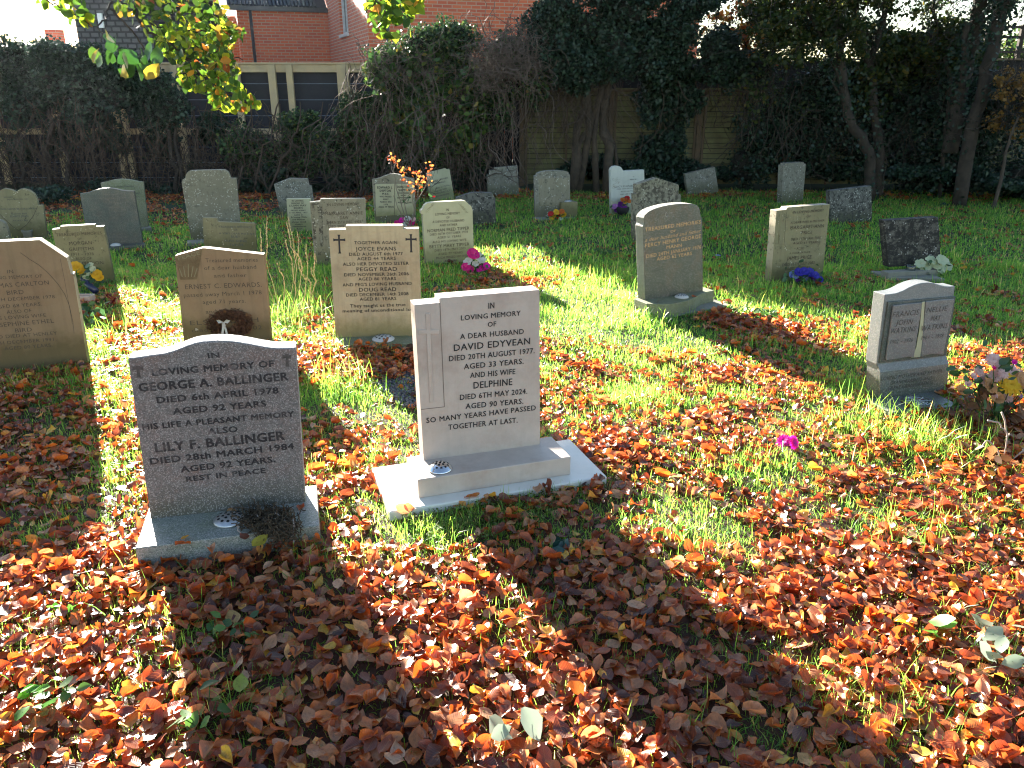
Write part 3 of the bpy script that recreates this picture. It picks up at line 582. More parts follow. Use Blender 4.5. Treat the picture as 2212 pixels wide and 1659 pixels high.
# 21
r, f = memorial('grey headstone with small arched top and sunk panel, stone vase block beside it', 'c7',
    [(203, 645), (197, 277), (214, 272), (218, 255), (250, 240), (300, 231), (350, 228), (400, 229), (450, 233), (485, 242), (490, 262), (502, 265), (504, 640)], 'graylich', 0, yaw=12, thick=.08, group=GR)
g = MB(); g.prism([f.hit('c7', *p) for p in [(232, 540), (228, 300), (496, 290), (498, 530)]][::-1], f.n * .003); g.build('inscription_panel', M['greyst'], r)
slab(r, 'base', 'c7', (215, 655), (560, 640), .02, .25, .08, 'concrete')
vb = thing('stone_vase', gz(*px('c7', 490, 645)), rad(12), 'square stone vase block with a metal top, beside the arched grey headstone', 'vase')
a = gz(*px('c7', 430, 645)); b = gz(*px('c7', 565, 638)); w_ = .22; d_ = (b - a) / np.linalg.norm(b - a); bk = np.array([-d_[1], d_[0], 0]); g = MB()
g.prism([a - d_ * .01, b, b + bk * .2, a + bk * .2], (0, 0, .215)); g.build('block', M['pale_tan'], vb, False, .004)
holder(vb, (a + b) / 2 + bk * .1 + np.array([0, 0, .215]), .065, M['alu'])
# 22
r, f = memorial('white marble headstone with a tall rounded left lobe, dark flower vase at its foot', 'c7',
    [(858, 615), (850, 225), (858, 208), (875, 194), (905, 189), (935, 195), (952, 212), (960, 232), (1143, 223), (1150, 600)], 'white', 0, yaw=14, thick=.07, group=GR, ink='ink_grey', lines=[
    ('IN', 1045, 288, 1056, 288, 9), ('MEMORY', 1020, 314, 1083, 310, 12), ('OF', 1045, 335, 1060, 334, 9), ('LUCY ELIZABETH', 887, 378, 1090, 366, 16), ('DIED 10TH NOVEMBER', 905, 396, 1085, 385, 11), ('AGED 68 YEARS', 940, 418, 1075, 409, 12), ('AND HER HUSBAND', 935, 442, 1080, 432, 12)])
g = MB()
for k in range(14):
    x_, y_ = 905 + random.uniform(-28, 28), 300 + k * 6
    g.tube([f.hit('c7', x_ + 10 * math.cos(a_), y_ + 9 * math.sin(a_), .001) for a_ in np.linspace(random.random() * 3, 5, 6)], .0016, 3)
g.build('carved_rose', M['greyst'], r)
# 23
memorial('dark weathered headstone leaning with a slanted top, directly behind the white marble one', 'c7', [(990, 360), (960, 205), (1185, 135), (1232, 140), (1252, 350)], 'lich', 0, yaw=14, thick=.08, group=GR)
# 24
r, f = memorial('brown lichened headstone with gabled top and square shoulders, behind the gold-lettered headstone', 'c7',
    [(1058, 850), (1062, 432), (1080, 430), (1078, 350), (1252, 292), (1443, 352), (1440, 430), (1458, 434), (1500, 830)], 'gable', 0, yaw=20, thick=.09, group=GR)
# 25
memorial('small square grey headstone spotted with white lichen, tilted steeply, back row right of centre', 'c7', [(1530, 450), (1495, 260), (1752, 197), (1800, 440)], 'graylich', 0, yaw=16, thick=.07, group=GR)
# 26 Mann
r, f = memorial('dark headstone with domed top, rough pale sides and gold letters on a bowed base', 'c7',
    [(1150, 1350), (1130, 715), (1140, 690), (1138, 640), (1150, 612), (1180, 585), (1225, 562), (1290, 542), (1360, 527), (1430, 518), (1500, 515), (1560, 518), (1600, 530), (1620, 555), (1628, 600), (1632, 625), (1645, 645), (1652, 1252)],
    'mann', .115, yaw=30, thick=.09, side='mann_rock', group=GR, ink='gold', bold=.012, lines=[
    ('TREASURED MEMORIES', 1148, 757, 1630, 688, 34), ('OF', 1368, 768, 1415, 760, 22), ('a dear husband and father', 1150, 846, 1632, 765, 34, .006, .35), ('PERCY HENRY GEORGE', 1150, 895, 1630, 812, 35), ('MANN', 1335, 907, 1465, 888, 30),
    ('DIED 24TH JANUARY 1976', 1160, 987, 1632, 903, 32), ('AGED 62 YEARS', 1250, 1010, 1553, 958, 30)])
g = MB()
for k in range(9):
    g.tube([f.hit('c7', 1335 + (10 + k * 1.2) * math.cos(a_) * (1 - k * .06), 612 + (22 - k) * math.sin(a_) * .9, .002) for a_ in np.linspace(k * .9, k * .9 + 2.6, 6)], .0025, 4)
g.build('carved_rose', M['mann_rock'], r)
slab(r, 'base', 'c7', (1195, 1385), (1750, 1265), .115, .2, .115, 'mossbase', yaw=30, extra=[(1165, 1380), (1200, 1382), (1280, 1384), (1360, 1382), (1440, 1372), (1520, 1352), (1585, 1325), (1630, 1295), (1680, 1280), (1750, 1265)])
slab(r, 'foundation_slab', 'c7', (1290, 1500), (1900, 1390), .02, .3, .1, 'concrete', yaw=30)
holder(r, gz(*px('c7', 1465, 1325), .115), .055, M['plas'], h=.35)
# 27 Price
r, f = memorial('buff headstone with lit left side and thin carved cross, blue flowers at its foot', 'c8',
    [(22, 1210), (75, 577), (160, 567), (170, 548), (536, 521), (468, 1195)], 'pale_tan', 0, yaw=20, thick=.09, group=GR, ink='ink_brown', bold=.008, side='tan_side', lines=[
    ('IN LOVING MEMORY', 215, 602, 482, 583, 23), ('OF', 332, 635, 368, 633, 17), ('A DEAR WIFE & MOTHER', 195, 690, 488, 668, 18), ('MARGARET ANN', 192, 738, 480, 720, 30), ('PRICE', 288, 780, 380, 776, 28), ('DIED 11TH JAN. 1975', 198, 834, 452, 820, 22),
    ('AGED 61 YEARS', 215, 868, 435, 857, 22), ('ALSO', 245, 913, 312, 910, 21), ('A DEAR FATHER', 185, 953, 365, 941, 16), ('JAMES PRICE', 162, 1003, 375, 990, 31), ('DIED 10TH JULY 2002', 122, 1058, 402, 1036, 26), ('AGED 93 YEARS', 148, 1090, 360, 1076, 23)])
g = MB()
f.cross(g, 'c8', 108, 600, 860, 78, 150, 655, .012, off=.003, th=.003, xb=92); g.build('raised_cross', M['pale_tan'], r)
g = MB(); g.tube([f.hit('c8', *p) for p in [(158, 590), (140, 868), (62, 862)]], .0016, 4); g.build('panel_line', M['ink_brown'], r)
# 28
memorial('narrow grey headstone seen at an angle with pale left edge, back row right', 'c8', [(118, 520), (132, 182), (145, 182), (147, 166), (308, 155), (312, 170), (328, 172), (305, 470)], 'graylich', 0, yaw=34, thick=.09, group=GR)
# 29
memorial('squat black-mottled rectangular headstone behind the buff one, right side', 'c8', [(548, 700), (535, 405), (893, 362), (908, 690)], 'lich', 0, yaw=14, thick=.09, group=GR)
# 30
r, f = memorial('dark brown mottled rectangular headstone on a pale pedestal, white flowers at its right foot', 'c8',
    [(1042, 1060), (1006, 662), (1472, 633), (1497, 1030)], 'lich2', .07, yaw=12, thick=.09, group=GR)
slab(r, 'pedestal', 'c8', (1040, 1112), (1500, 1085), .07, .1, .09, 'concrete'); slab(r, 'base', 'c8', (1030, 1150), (1530, 1165), .03, .28, .08, 'concrete', yaw=8)
# 31 Watkins
wp = [(1262, 935), (1258, 870), (1266, 740), (1258, 700), (1268, 610), (1312, 250), (1350, 247), (1390, 240), (1430, 225), (1470, 203), (1510, 186), (1550, 175), (1590, 172), (1630, 176), (1665, 187), (1700, 196), (1735, 198), (1766, 195), (1708, 640), (1716, 690), (1698, 740), (1690, 905)]
r, f = memorial('silver-grey granite headstone with wavy top carrying an open stone book, front right', 'b3', wp, 'watkins', .03, yaw=19, thick=.085, group=GR)
g = MB(); g.prism([f.hit('b3', *p) for p in [(1268, 690), (1325, 295), (1760, 258), (1700, 640)]][::-1], f.n * .012); fr_ = g.build('book_cover', M['slate'], r, False, .003)
for poly in ([(1312, 672), (1310, 660), (1358, 318), (1450, 306), (1545, 297), (1490, 655), (1450, 650), (1390, 662)], [(1535, 648), (1568, 292), (1660, 280), (1752, 274), (1680, 636), (1600, 632)]):
    g = MB(); g.prism([f.hit('b3', *p, .013) for p in poly][::-1], f.n * .012); g.build('book_page', M['book'], r, False, .004)
g = MB(); g.prism([f.hit('b3', *p, .016) for p in [(1548, 297), (1566, 293), (1548, 560), (1536, 652), (1478, 658), (1510, 590), (1530, 480)]][::-1], f.n * .006); g.build('book_ribbon', M['tipper'], r, False, .002)
g = MB(); P_ = [f.hit('b3', *p) for p in [(1262, 935), (1262, 745), (1705, 692), (1692, 905)]]; g.prism(P_[::-1], f.n * .022)
P2_ = [f.hit('b3', *p) for p in [(1265, 745), (1266, 700), (1708, 645), (1706, 692)]]
q_ = [P_[1] + f.n * .022, P_[2] + f.n * .022, P2_[2] , P2_[1]]; g.add(q_, [(0, 1, 2, 3)]); g.add([P_[1], P_[1] + f.n * .022, P2_[1]], [(0, 1, 2)]); g.add([P_[2], P_[2] + f.n * .022, P2_[2]], [(0, 2, 1)])
g.build('lower_plinth', M['watkins'], r)
g = MB()
for L in [('FRANCIS', 1360, 398, 1530, 380, 36), ('JOHN', 1380, 450, 1490, 440, 36), ('WATKINS', 1345, 506, 1510, 487, 36), ('1902 ~ 1976', 1345, 570, 1490, 556, 26), ('NELLIE', 1580, 368, 1715, 354, 35), ('MAY', 1607, 421, 1672, 414, 34), ('WATKINS', 1545, 488, 1715, 465, 36), ('1903 ~ 1978', 1545, 545, 1690, 527, 26)]: f.text(g, 'b3', L, off=.0265, bold=.006, shear=.15)
for L in [('LOVING MOTHER AND FATHER', 1285, 808, 1680, 755, 24), ('GRANDPARENTS AND', 1345, 835, 1615, 800, 23), ('GREAT GRANDPARENTS', 1330, 870, 1620, 828, 24)]: f.text(g, 'b3', L, off=.0235, bold=.006, shear=.15)
g.build('inscription', M['ink_worn'], r)
slab(r, 'base', 'b3', (1350, 1015), (1805, 970), .045, .22, .1, 'grey_granite')
hc = gz(*px('b3', 1525, 955), .045); g = MB(); g.lathe(hc, [(.085, 0), (.085, .012), (.08, .016), (.07, .016), (.07, .01), (.001, .01)], 28); hd = g.build('flower_holder', M['bronze'], r, True)
g = MB()
for rr in (.015, .03, .045, .06):
    g.tube([hc + np.array([rr * math.cos(a_), rr * math.sin(a_), .014]) for a_ in np.linspace(0, 2 * math.pi, 20)], .003, 4)
for a_ in np.linspace(0, math.pi, 4, endpoint=False): g.tube([hc + np.array([-.07 * math.cos(a_), -.07 * math.sin(a_), .016]), hc + np.array([.07 * math.cos(a_), .07 * math.sin(a_), .016])], .0025, 4)
g.build('grating', M['alu'], hd)

# ---------------------------------------------------------------- ground
def brick_mat(name, axis, c1, c2, mortar, bw=.225, bh=.075, ms=.010, b=.5):
    m, n, l, bs = mat(name); v = coords(n, l, False); s = n.new('ShaderNodeSeparateXYZ'); l.new(v, s.inputs[0]); c = n.new('ShaderNodeCombineXYZ')
    l.new(s.outputs[axis], c.inputs[0]); l.new(s.outputs[2], c.inputs[1])
    t = n.new('ShaderNodeTexBrick'); l.new(c.outputs[0], t.inputs['Vector']); t.inputs['Scale'].default_value = 1
    t.inputs['Brick Width'].default_value = bw; t.inputs['Row Height'].default_value = bh; t.inputs['Mortar Size'].default_value = ms
    t.inputs['Color1'].default_value = (*c1, 1); t.inputs['Color2'].default_value = (*c2, 1); t.inputs['Mortar'].default_value = (*mortar, 1); t.inputs['Bias'].default_value = -.2
    co = mix(n, l, math_(n, l, 'MULTIPLY', noise(n, l, v, 1.4, 6), .35), t.outputs[0], tuple(x * .5 for x in c1))
    l.new(co, bs.inputs['Base Color']); bs.inputs['Roughness'].default_value = .85
    bump(n, l, bs, math_(n, l, 'SUBTRACT', 1.0, t.outputs['Fac']), b, .01); return m
M['brick_x'] = brick_mat('red_brick_front', 0, (.72, .155, .06), (.52, .10, .055), (.55, .34, .22))
M['brick_y'] = brick_mat('sun_brightened_side_brick', 1, (.74, .19, .095), (.56, .125, .08), (.66, .50, .38))  # side brick coloured brighter to stand in for grazing sun
M['tilehung'] = brick_mat('grey_hung_tiles', 0, (.085, .085, .09), (.06, .06, .065), (.02, .02, .022), .19, .11, .018, 1.0)
def ground_mat():
    m, n, l, b = mat('grassy_soil'); v = coords(n, l, False)
    c = ramp(n, l, noise(n, l, v, 6, 8, .7), [(.35, (.030, .022, .012)), (.5, (.022, .035, .008)), (.7, (.035, .065, .012))])
    s = n.new('ShaderNodeSeparateXYZ'); l.new(v, s.inputs[0])
    near = ramp(n, l, math_(n, l, 'DIVIDE', s.outputs[1], 10.0), [(.25, 1), (.6, 0)])
    c = mix(n, l, near, c, mix(n, l, noise(n, l, v, 25, 5), (.035, .018, .010), (.08, .035, .018)))
    l.new(c, b.inputs['Base Color']); b.inputs['Roughness'].default_value = .95; bump(n, l, b, noise(n, l, v, 40, 6), .8, .02); return m
nx, ny = 190, 160
X, Y = np.meshgrid(np.linspace(-12, 12, nx), np.linspace(-4, 16, ny)); 
V = np.stack([X.ravel(), Y.ravel(), gh(X.ravel(), Y.ravel())], 1); I = np.arange(nx * ny).reshape(ny, nx)
Fq = np.stack([I[:-1, :-1].ravel(), I[:-1, 1:].ravel(), I[1:, 1:].ravel(), I[1:, :-1].ravel()], 1)
M['ground'] = ground_mat()
gnd = quads('ground', V, Fq, M['ground']); tag(gnd, kind='structure')
g = MB(); g.add([(-300, -100, -.06), (300, -100, -.06), (300, 500, -.06), (-300, 500, -.06)], [(0, 1, 2, 3)])
tag(g.build('far_ground', plain('distant_grass', (.03, .06, .012), 1.0)), kind='structure')

# ---------------------------------------------------------------- strands (dry vines, stems)
def strands(name, Pn, r, material, parent=None):
    n, m, _ = Pn.shape; r = np.broadcast_to(r, (n,)); k = 3; ang = np.arange(k) * 2 * math.pi / k
    off = np.stack([np.cos(ang), .6 * np.sin(ang), .8 * np.sin(ang)], 1)
    V = Pn[:, :, None, :] + off[None, None] * r[:, None, None, None]; V = V.reshape(-1, 3)
    I = np.arange(n * m * k).reshape(n, m, k); a = I[:, :-1, :]; b = I[:, 1:, :]; a2 = np.roll(a, -1, 2); b2 = np.roll(b, -1, 2)
    return quads(name, V, np.stack([a.ravel(), a2.ravel(), b2.ravel(), b.ravel()], 1), material, parent)
def walk(start, dirv, n, m, step, jit, grav=0.0):
    """n wandering strands of m points"""
    P_ = np.zeros((n, m, 3)); P_[:, 0] = start; d = np.array(dirv, float) * np.ones((n, 1)); d += RG.normal(0, jit, (n, 3)); st = step * RG.uniform(.5, 1.5, (n, 1))
    for i in range(1, m):
        d = d + RG.normal(0, jit, (n, 3)); d[:, 2] -= grav; d /= np.linalg.norm(d, axis=1)[:, None]; P_[:, i] = P_[:, i - 1] + d * st
    P_[:, :, 2] = np.maximum(P_[:, :, 2], .01); return P_
def cloud(blobs, dens, clump=.0):
    """leaf positions and outward normals in a list of ellipsoids (u, v, depth, ru, rv, rd) measured on the picture, at their own depth"""
    out = []; nor = []
    for (u, v, Y_, ru, rv, rd, k) in blobs:
        c = at(u, v, Y_); s = Y_ / F * .97; n = int(dens * k)
        d = RG.normal(0, 1, (n, 3)); d /= np.linalg.norm(d, axis=1)[:, None]; rr = RG.uniform(.25, 1.0, (n, 1)) ** .45
        lump = 1 + .22 * np.sin(d[:, :1] * 5 + u) * np.sin(d[:, 2:] * 6 + v) + .12 * np.sin(d[:, :1] * 13 + v)
        p = d * rr * lump * np.array([ru * s, rd, rv * s]) + c
        if clump: 
            nc = max(6, n // 45); cc = p[RG.integers(0, n, nc)]; p = cc[RG.integers(0, nc, n)] + RG.normal(0, clump, (n, 3)) * np.array([1, 1, .7])
        out.append(p); nor.append(d)
    p = np.vstack(out); d = np.vstack(nor); ok = p[:, 2] > .02; return p[ok], d[ok]
def foliage(name, blobs, dens, size, material, parent, clump=.0, tilt=1.0, temps=SMALL_T):
    p, d = cloud(blobs, dens, clump); n = len(p)
    R = rots(RG.uniform(0, 6.28, n), np.clip(RG.normal(.9, .5, n), 0, 2.6) * tilt, RG.uniform(0, 6.28, n))
    return scatter(name, temps, p, R, size * RG.uniform(.55, 1.35, n), material, parent)
def core(name, blobs, parent, f=.72):  # added dark filling that keeps sun from leaking through the leaves
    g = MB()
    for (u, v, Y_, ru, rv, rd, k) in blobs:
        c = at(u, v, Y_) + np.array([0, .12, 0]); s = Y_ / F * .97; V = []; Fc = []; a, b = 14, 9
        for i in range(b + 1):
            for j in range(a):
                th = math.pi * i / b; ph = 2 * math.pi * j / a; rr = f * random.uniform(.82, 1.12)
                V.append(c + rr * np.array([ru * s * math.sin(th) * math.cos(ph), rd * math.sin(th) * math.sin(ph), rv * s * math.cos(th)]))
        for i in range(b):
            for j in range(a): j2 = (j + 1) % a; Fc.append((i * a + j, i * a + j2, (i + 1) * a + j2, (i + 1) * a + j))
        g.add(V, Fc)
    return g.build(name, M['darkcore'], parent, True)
def grid_blobs(poly, depth, n, r, rd, k=1.0, seed=3, squash=1.0):
    q = px_poly_inside(poly, n, np.random.default_rng(seed)); return [(u, v, depth(u) + random.uniform(-.2, .2), r * random.uniform(.8, 1.3), r * squash * random.uniform(.7, 1.2), rd, k) for u, v in q]

# ---------------------------------------------------------------- fences
YF = 15.0
def X_at(u, Y_): return at(u, 183, Y_)[0]
fz = lambda v: at(1106, v, YF)[2]
ft = thing('clad_fence', (-6.8, YF, 0), 0, 'timber framed fence with dark blue cladding and pale posts, behind the left ivy', 'fence')
x0, x1 = -12.5, X_at(860, YF); zt = fz(139); zl = fz(284)
g = MB(); g.box((x0, YF + .05, 0), (x1, YF + .09, zt - .02)); cl = g.build('cladding', M['clad'], ft)
g = MB(); z_ = zt - .32
while z_ > .1: g.box((x0, YF + .043, z_), (x1, YF + .052, z_ + .010)); z_ -= .268
g.build('cladding_edge', M['clad_line'], cl)
g = MB(); g.box((x0, YF - .03, zt - .13), (x1, YF + .048, zt)); g.box((x0, YF - .06, zt + .003), (x1, YF + .1, zt + .03)); g.build('top_rail', M['wood'], ft, False, .004)
g = MB(); g.box((x0, YF - .02, zl - .05), (x1, YF + .048, zl + .05)); g.build('lower_rail', M['wood'], ft, False, .004)
for u, wd in ((-150, .12), (-20, .12), (112, .12), (243, .11), (262, .09), (383, .12), (512, .11), (588, .13), (626, .11), (736, .12), (748, .09)):
    xx = X_at(u, YF) if u < 500 else at(u, 139, YF)[0]
    g = MB(); g.box((xx - wd / 2, YF - .11, -.1), (xx + wd / 2, YF - .035, zt - .004)); g.build('post', M['wood'], ft, False, .006)
# larch-lap panels
YL = 14.7
lf = thing('panel_fence', (3.0, YL, 0), 0, 'old overlapping-board panel fence green with algae, behind the tangled trunks', 'fence')
ztop = at(1200, 196, YL)[2]; xa = X_at(1128, YL); wp_ = 1.55
for i in range(7):
    xs = xa + i * wp_; g = MB(); g2 = MB(); z_ = .04
    while z_ < ztop - .03:
        g2.box((xs + .05, YL - .027, z_ + .0785), (xs + wp_ - .05, YL - .0125, z_ + .087)) if z_ < ztop - .15 else 0; h_ = .115; yy = random.uniform(-.006, .006); g.add([(xs + .05, YL - .024 + yy, z_), (xs + wp_ - .05, YL - .024 - yy, z_ + random.uniform(-.004, .004)), (xs + wp_ - .05, YL + .006, z_ + h_), (xs + .05, YL + .006, z_ + h_)], [(0, 1, 2, 3)]); z_ += .088
    pn = g.build('board_panel', M['fence_green'], lf); g2.build('painted_board_shadow', M['black'], pn); g = MB()  # black strips drawn as the shadow line under each overlapping board
    for xb in (.0, .5, 1.0): xx = xs + .06 + xb * (wp_ - .15); g.box((xx, YL - .05, .03), (xx + .035, YL - .026, ztop - .02))
    g.box((xs + .04, YL - .054, ztop - .018), (xs + wp_ - .04, YL + .02, ztop + .02)); g.build('batten', M['wood_dk'], pn)
    g = MB(); g.box((xs - .045, YL - .05, -.1), (xs + .045, YL + .03, ztop + .03)); g.build('post', M['wood_dk'], lf, False, .005)
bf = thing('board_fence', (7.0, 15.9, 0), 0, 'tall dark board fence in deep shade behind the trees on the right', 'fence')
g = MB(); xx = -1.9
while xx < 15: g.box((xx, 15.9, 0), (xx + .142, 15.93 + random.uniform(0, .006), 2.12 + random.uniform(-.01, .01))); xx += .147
g.build('boards', plain('shade_black_board', (.010, .008, .007), .9, 0, .4, 50, (.015, .011, .009)), bf)  # boards coloured black to stand in for shade of the canopy
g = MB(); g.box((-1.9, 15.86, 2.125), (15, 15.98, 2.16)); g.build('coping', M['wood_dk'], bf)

# ---------------------------------------------------------------- houses
YAWH = 20.0
C0 = at(797, 100, 19.0); hs = thing('brick_house', (C0[0], C0[1], 0), rad(YAWH), 'red brick house with a set back wing and dark gutter, behind the fence', 'house')
hu = np.array([math.cos(rad(YAWH)), math.sin(rad(YAWH)), 0]); hb = np.array([-hu[1], hu[0], 0]); H0 = np.array([C0[0], C0[1], 0.])
Rm = np.stack([hu, hb, (0, 0, 1.)], 1)
def hbox(g, lo, hi): g.box(lo, hi, Rm, H0)
EV = 4.7; WB = 5.9; HL = 8.3
hp = lambda u, k: (lambda r: r)(0)
def wing_u(u, k):                      # local x where the line of sight u meets the wing front
    r = ray(u, 100)[:2]; A_ = np.array([[hu[0], -r[0]], [hu[1], -r[1]]]); b_ = -(H0 + hb * k)[:2]; return np.linalg.solve(A_, b_)[0]
wl_ = wing_u(519, WB); 
g = MB(); hbox(g, (0, 0, 0), (HL, .25, EV)); g.build('front_wall', M['brick_x'], hs)
# side wall with a window opening
wz0 = 2.9; wy0, wy1 = 2.55, 3.75
g = MB(); hbox(g, (-.003, .003, 0), (.25, wy0, EV)); hbox(g, (-.003, wy0, 0), (.25, wy1, wz0)); hbox(g, (-.003, wy1, 0), (.25, 12, EV)); hbox(g, (-.003, wy0, 4.0), (.25, wy1, EV)); g.build('side_wall', M['brick_y'], hs)
g = MB()
for lo, hi in (((.06, wy0, wz0), (.14, wy0 + .06, 4.0)), ((.06, wy1 - .06, wz0), (.14, wy1, 4.0)), ((.06, wy0, wz0), (.14, wy1, wz0 + .06)), ((.06, wy0 + .57, wz0), (.14, wy0 + .63, 4.0))): hbox(g, lo, hi)
wf = g.build('window', M['winframe'], hs); g = MB(); hbox(g, (.11, wy0, wz0), (.12, wy1, 4.0)); g.build('pane', M['glass'], wf); g = MB(); hbox(g, (-.06, wy0 - .04, wz0 - .07), (.1, wy1 + .04, wz0 - .003)); g.build('sill', M['winframe'], wf)
gz_ = at(600, 26, 24.5)[2]
g = MB(); hbox(g, (wl_, WB, 0), (-.006, WB + .25, gz_ + .12)); g.build('wing_wall', M['brick_x'], hs)
g = MB(); hbox(g, (wl_ - .003, WB + .003, 0), (wl_ + .25, 12, gz_ + .12)); g.build('wing_side_wall', M['brick_y'], hs)
g = MB(); hbox(g, (wl_ - .95, WB + .9, 0), (wl_ - .004, WB + 1.15, 3.5)); g.build('far_pier', M['brick_x'], hs)
gz_ = at(600, 26, 24.5)[2]
g = MB(); hbox(g, (wl_ - .2, WB - .16, gz_ - .02), (-.01, WB - .03, gz_ + .09)); g.build('gutter', M['gutter'], hs)
g = MB(); g.add([H0 + hu * (wl_ - .25) + hb * (WB - .12) + np.array([0, 0, gz_ + .06]), H0 - hu * .01 + hb * (WB - .12) + np.array([0, 0, gz_ + .06]), H0 - hu * .01 + hb * 9 + np.array([0, 0, gz_ + 2.0]), H0 + hu * (wl_ - .25) + hb * 9 + np.array([0, 0, gz_ + 2.0])], [(0, 1, 2, 3)])
for k in range(24):
    u_ = wl_ - .2 + k * (-.05 - wl_) / 24; p_ = H0 + hu * u_ + hb * (WB - .13) + np.array([0, 0, gz_ + .10]); g.tube([p_, p_ + hb * 3.0 + np.array([0, 0, 1.95])], .045, 5)
g.build('roof', M['roof'], hs)
g = MB(); p_ = H0 + hu * (wl_ + .35) + hb * (WB - .09); g.tube([p_ + np.array([0, 0, gz_]), p_ + hb * .05 + np.array([0, 0, gz_ - .15]), p_ + hb * .05], .04, 8); g.build('downpipe', M['gutter'], hs)
g = MB(); p_ = H0 + hu * .42 - hb * .05; g.tube([p_, p_ + np.array([0, 0, 3.0]), p_ + np.array([0, 0, EV])], .045, 8); g.build('downpipe', M['gutter'], hs)
g = MB(); g.add([H0 + hu * a_ + hb * b_ + np.array([0, 0, c_]) for a_, b_, c_ in ((-.35, -.35, EV), (HL + .1, -.35, EV), (HL + .1, 12.3, EV), (-.35, 12.3, EV), (2.5, 6, EV + 2.4), (6.3, 6, EV + 2.4))], [(0, 1, 5, 4), (1, 2, 5), (2, 3, 4, 5), (3, 0, 4)]); g.build('roof', M['roof'], hs)
th = thing('tile_hung_house', (X_at(185, 18.5), 18.5, 0), 0, 'grey house hung with scalloped tiles, behind the beech leaves at upper left', 'house')
xa_, xb_ = X_at(184, 18.5) + .02, X_at(345, 18.5)
g = MB(); g.box((xa_, 18.5, 0), (xb_, 23, 3.9)); g.build('wall', M['tilehung'], th)
g = MB(); g.add([(xa_ - .2, 18.3, 3.85), (xb_ + .2, 18.3, 3.85), (xb_ + .2, 23.2, 3.85), (xa_ - .2, 23.2, 3.85), (xa_ - .2, 20.7, 5.0), (xb_ + .2, 20.7, 5.0)], [(0, 1, 5, 4), (2, 3, 4, 5), (1, 2, 5), (3, 0, 4)]); g.build('roof', M['roof'], th)
p_ = at(218, 45, 18.48); g = MB(); g.box((p_[0] - .05, 18.45, at(218, 60, 18.5)[2]), (p_[0] + .05, 18.497, at(218, 29, 18.5)[2])); g.build('window', M['winframe'], th)
bh = thing('bungalow', (X_at(40, 26), 26, 0), 0, 'low dark roof with a chimney just above the ivy at the upper left corner', 'house')
za = at(50, 87, 26)[2]
g = MB(); g.box((-22, 26, 0), (X_at(100, 26), 31, za - .2)); g.build('wall', M['brick_x'], bh)
g = MB(); g.add([(-22.3, 25.8, za - .35), (X_at(104, 26), 25.8, za - .35), (X_at(104, 26), 28.5, za + .05), (-22.3, 28.5, za + .05)], [(0, 1, 2, 3)]); rf = g.build('roof', M['roof'], bh)
g = MB(); c_ = at(110, 70, 27); g.box((c_[0] - .2, 27, 0), (c_[0] + .2, 27.4, at(110, 63, 27)[2])); g.build('chimney', M['brick_x'], rf)

# ---------------------------------------------------------------- ivy and hedges
li = thing('ivy_hedge', (-7.5, 14.2, 0), 0, 'dark ivy hedge with brown dead vines hanging over the fence, far left', 'hedge', 'overgrown hedges along the back boundary')
dl = lambda u: 13.9
P_left = [(-260, 110), (0, 108), (70, 120), (120, 100), (185, 112), (260, 130), (330, 160), (400, 215), (470, 240), (500, 300), (420, 300), (330, 260), (250, 245), (120, 250), (0, 245), (-260, 260)]
bl = grid_blobs(P_left, dl, 46, 40, .32, 1.0, 3)
foliage('foliage', bl, 1300, .050, M['ivy_blue'], li); 
core('light_block_core', bl, li, .6)
bl2 = grid_blobs([(-260, 240), (500, 280), (480, 400), (300, 330), (0, 350), (-260, 380)], lambda u: 14.3, 22, 30, .2, 1, 5)
foliage('low_foliage', bl2, 260, .065, M['ivy_blue'], li)
bl2 = grid_blobs([(-260, 440), (100, 455), (400, 415), (560, 395), (560, 375), (380, 385), (0, 420), (-260, 410)], lambda u: 12.4 + (u > 150) * 1.2, 22, 30, .35, 1, 6, .5)
foliage('ground_ivy', bl2, 380, .045, M['ivy_blue'], li)
def vines_px(name, poly, depth, n, m, step, jit, grav, r, material, parent, dirv=(0, -.05, -1)):
    q = px_poly_inside(poly, n); st = np.array([at(u, v, depth + RG.uniform(-.35, .3)) for u, v in q])
    return strands(name, walk(st, dirv, n, m, step, jit, grav), r * RG.uniform(.4, 1.5, n), material, parent)
vines_px('hanging_vines', [(-260, 150), (500, 210), (500, 330), (-260, 300)], 13.9, 420, 14, .10, .22, .10, .006, M['twig'], li)
vines_px('tangled_twigs', [(-260, 330), (520, 330), (540, 420), (-260, 440)], 13.6, 420, 9, .09, .5, .02, .005, M['twig'], li, (.2, 0, .1))
for u0, v0, u1, v1, r_ in ((112, 450, 105, 230, .09), (160, 440, 130, 260, .07), (155, 450, 140, 300, .05), (205, 400, 200, 260, .04), (378, 400, 366, 230, .07), (395, 395, 372, 240, .06), (425, 390, 418, 230, .045), (60, 450, 40, 250, .06), (-60, 450, -90, 200, .08)):
    a = at(u0, v0, 13.5); a[2] = 0; g = MB(); g.tube(wobble(a, at(u1, v1, 13.9), 9, .035), [r_ * .6, r_ * .35], 7); g.build('stem', M['bark'], li, True)

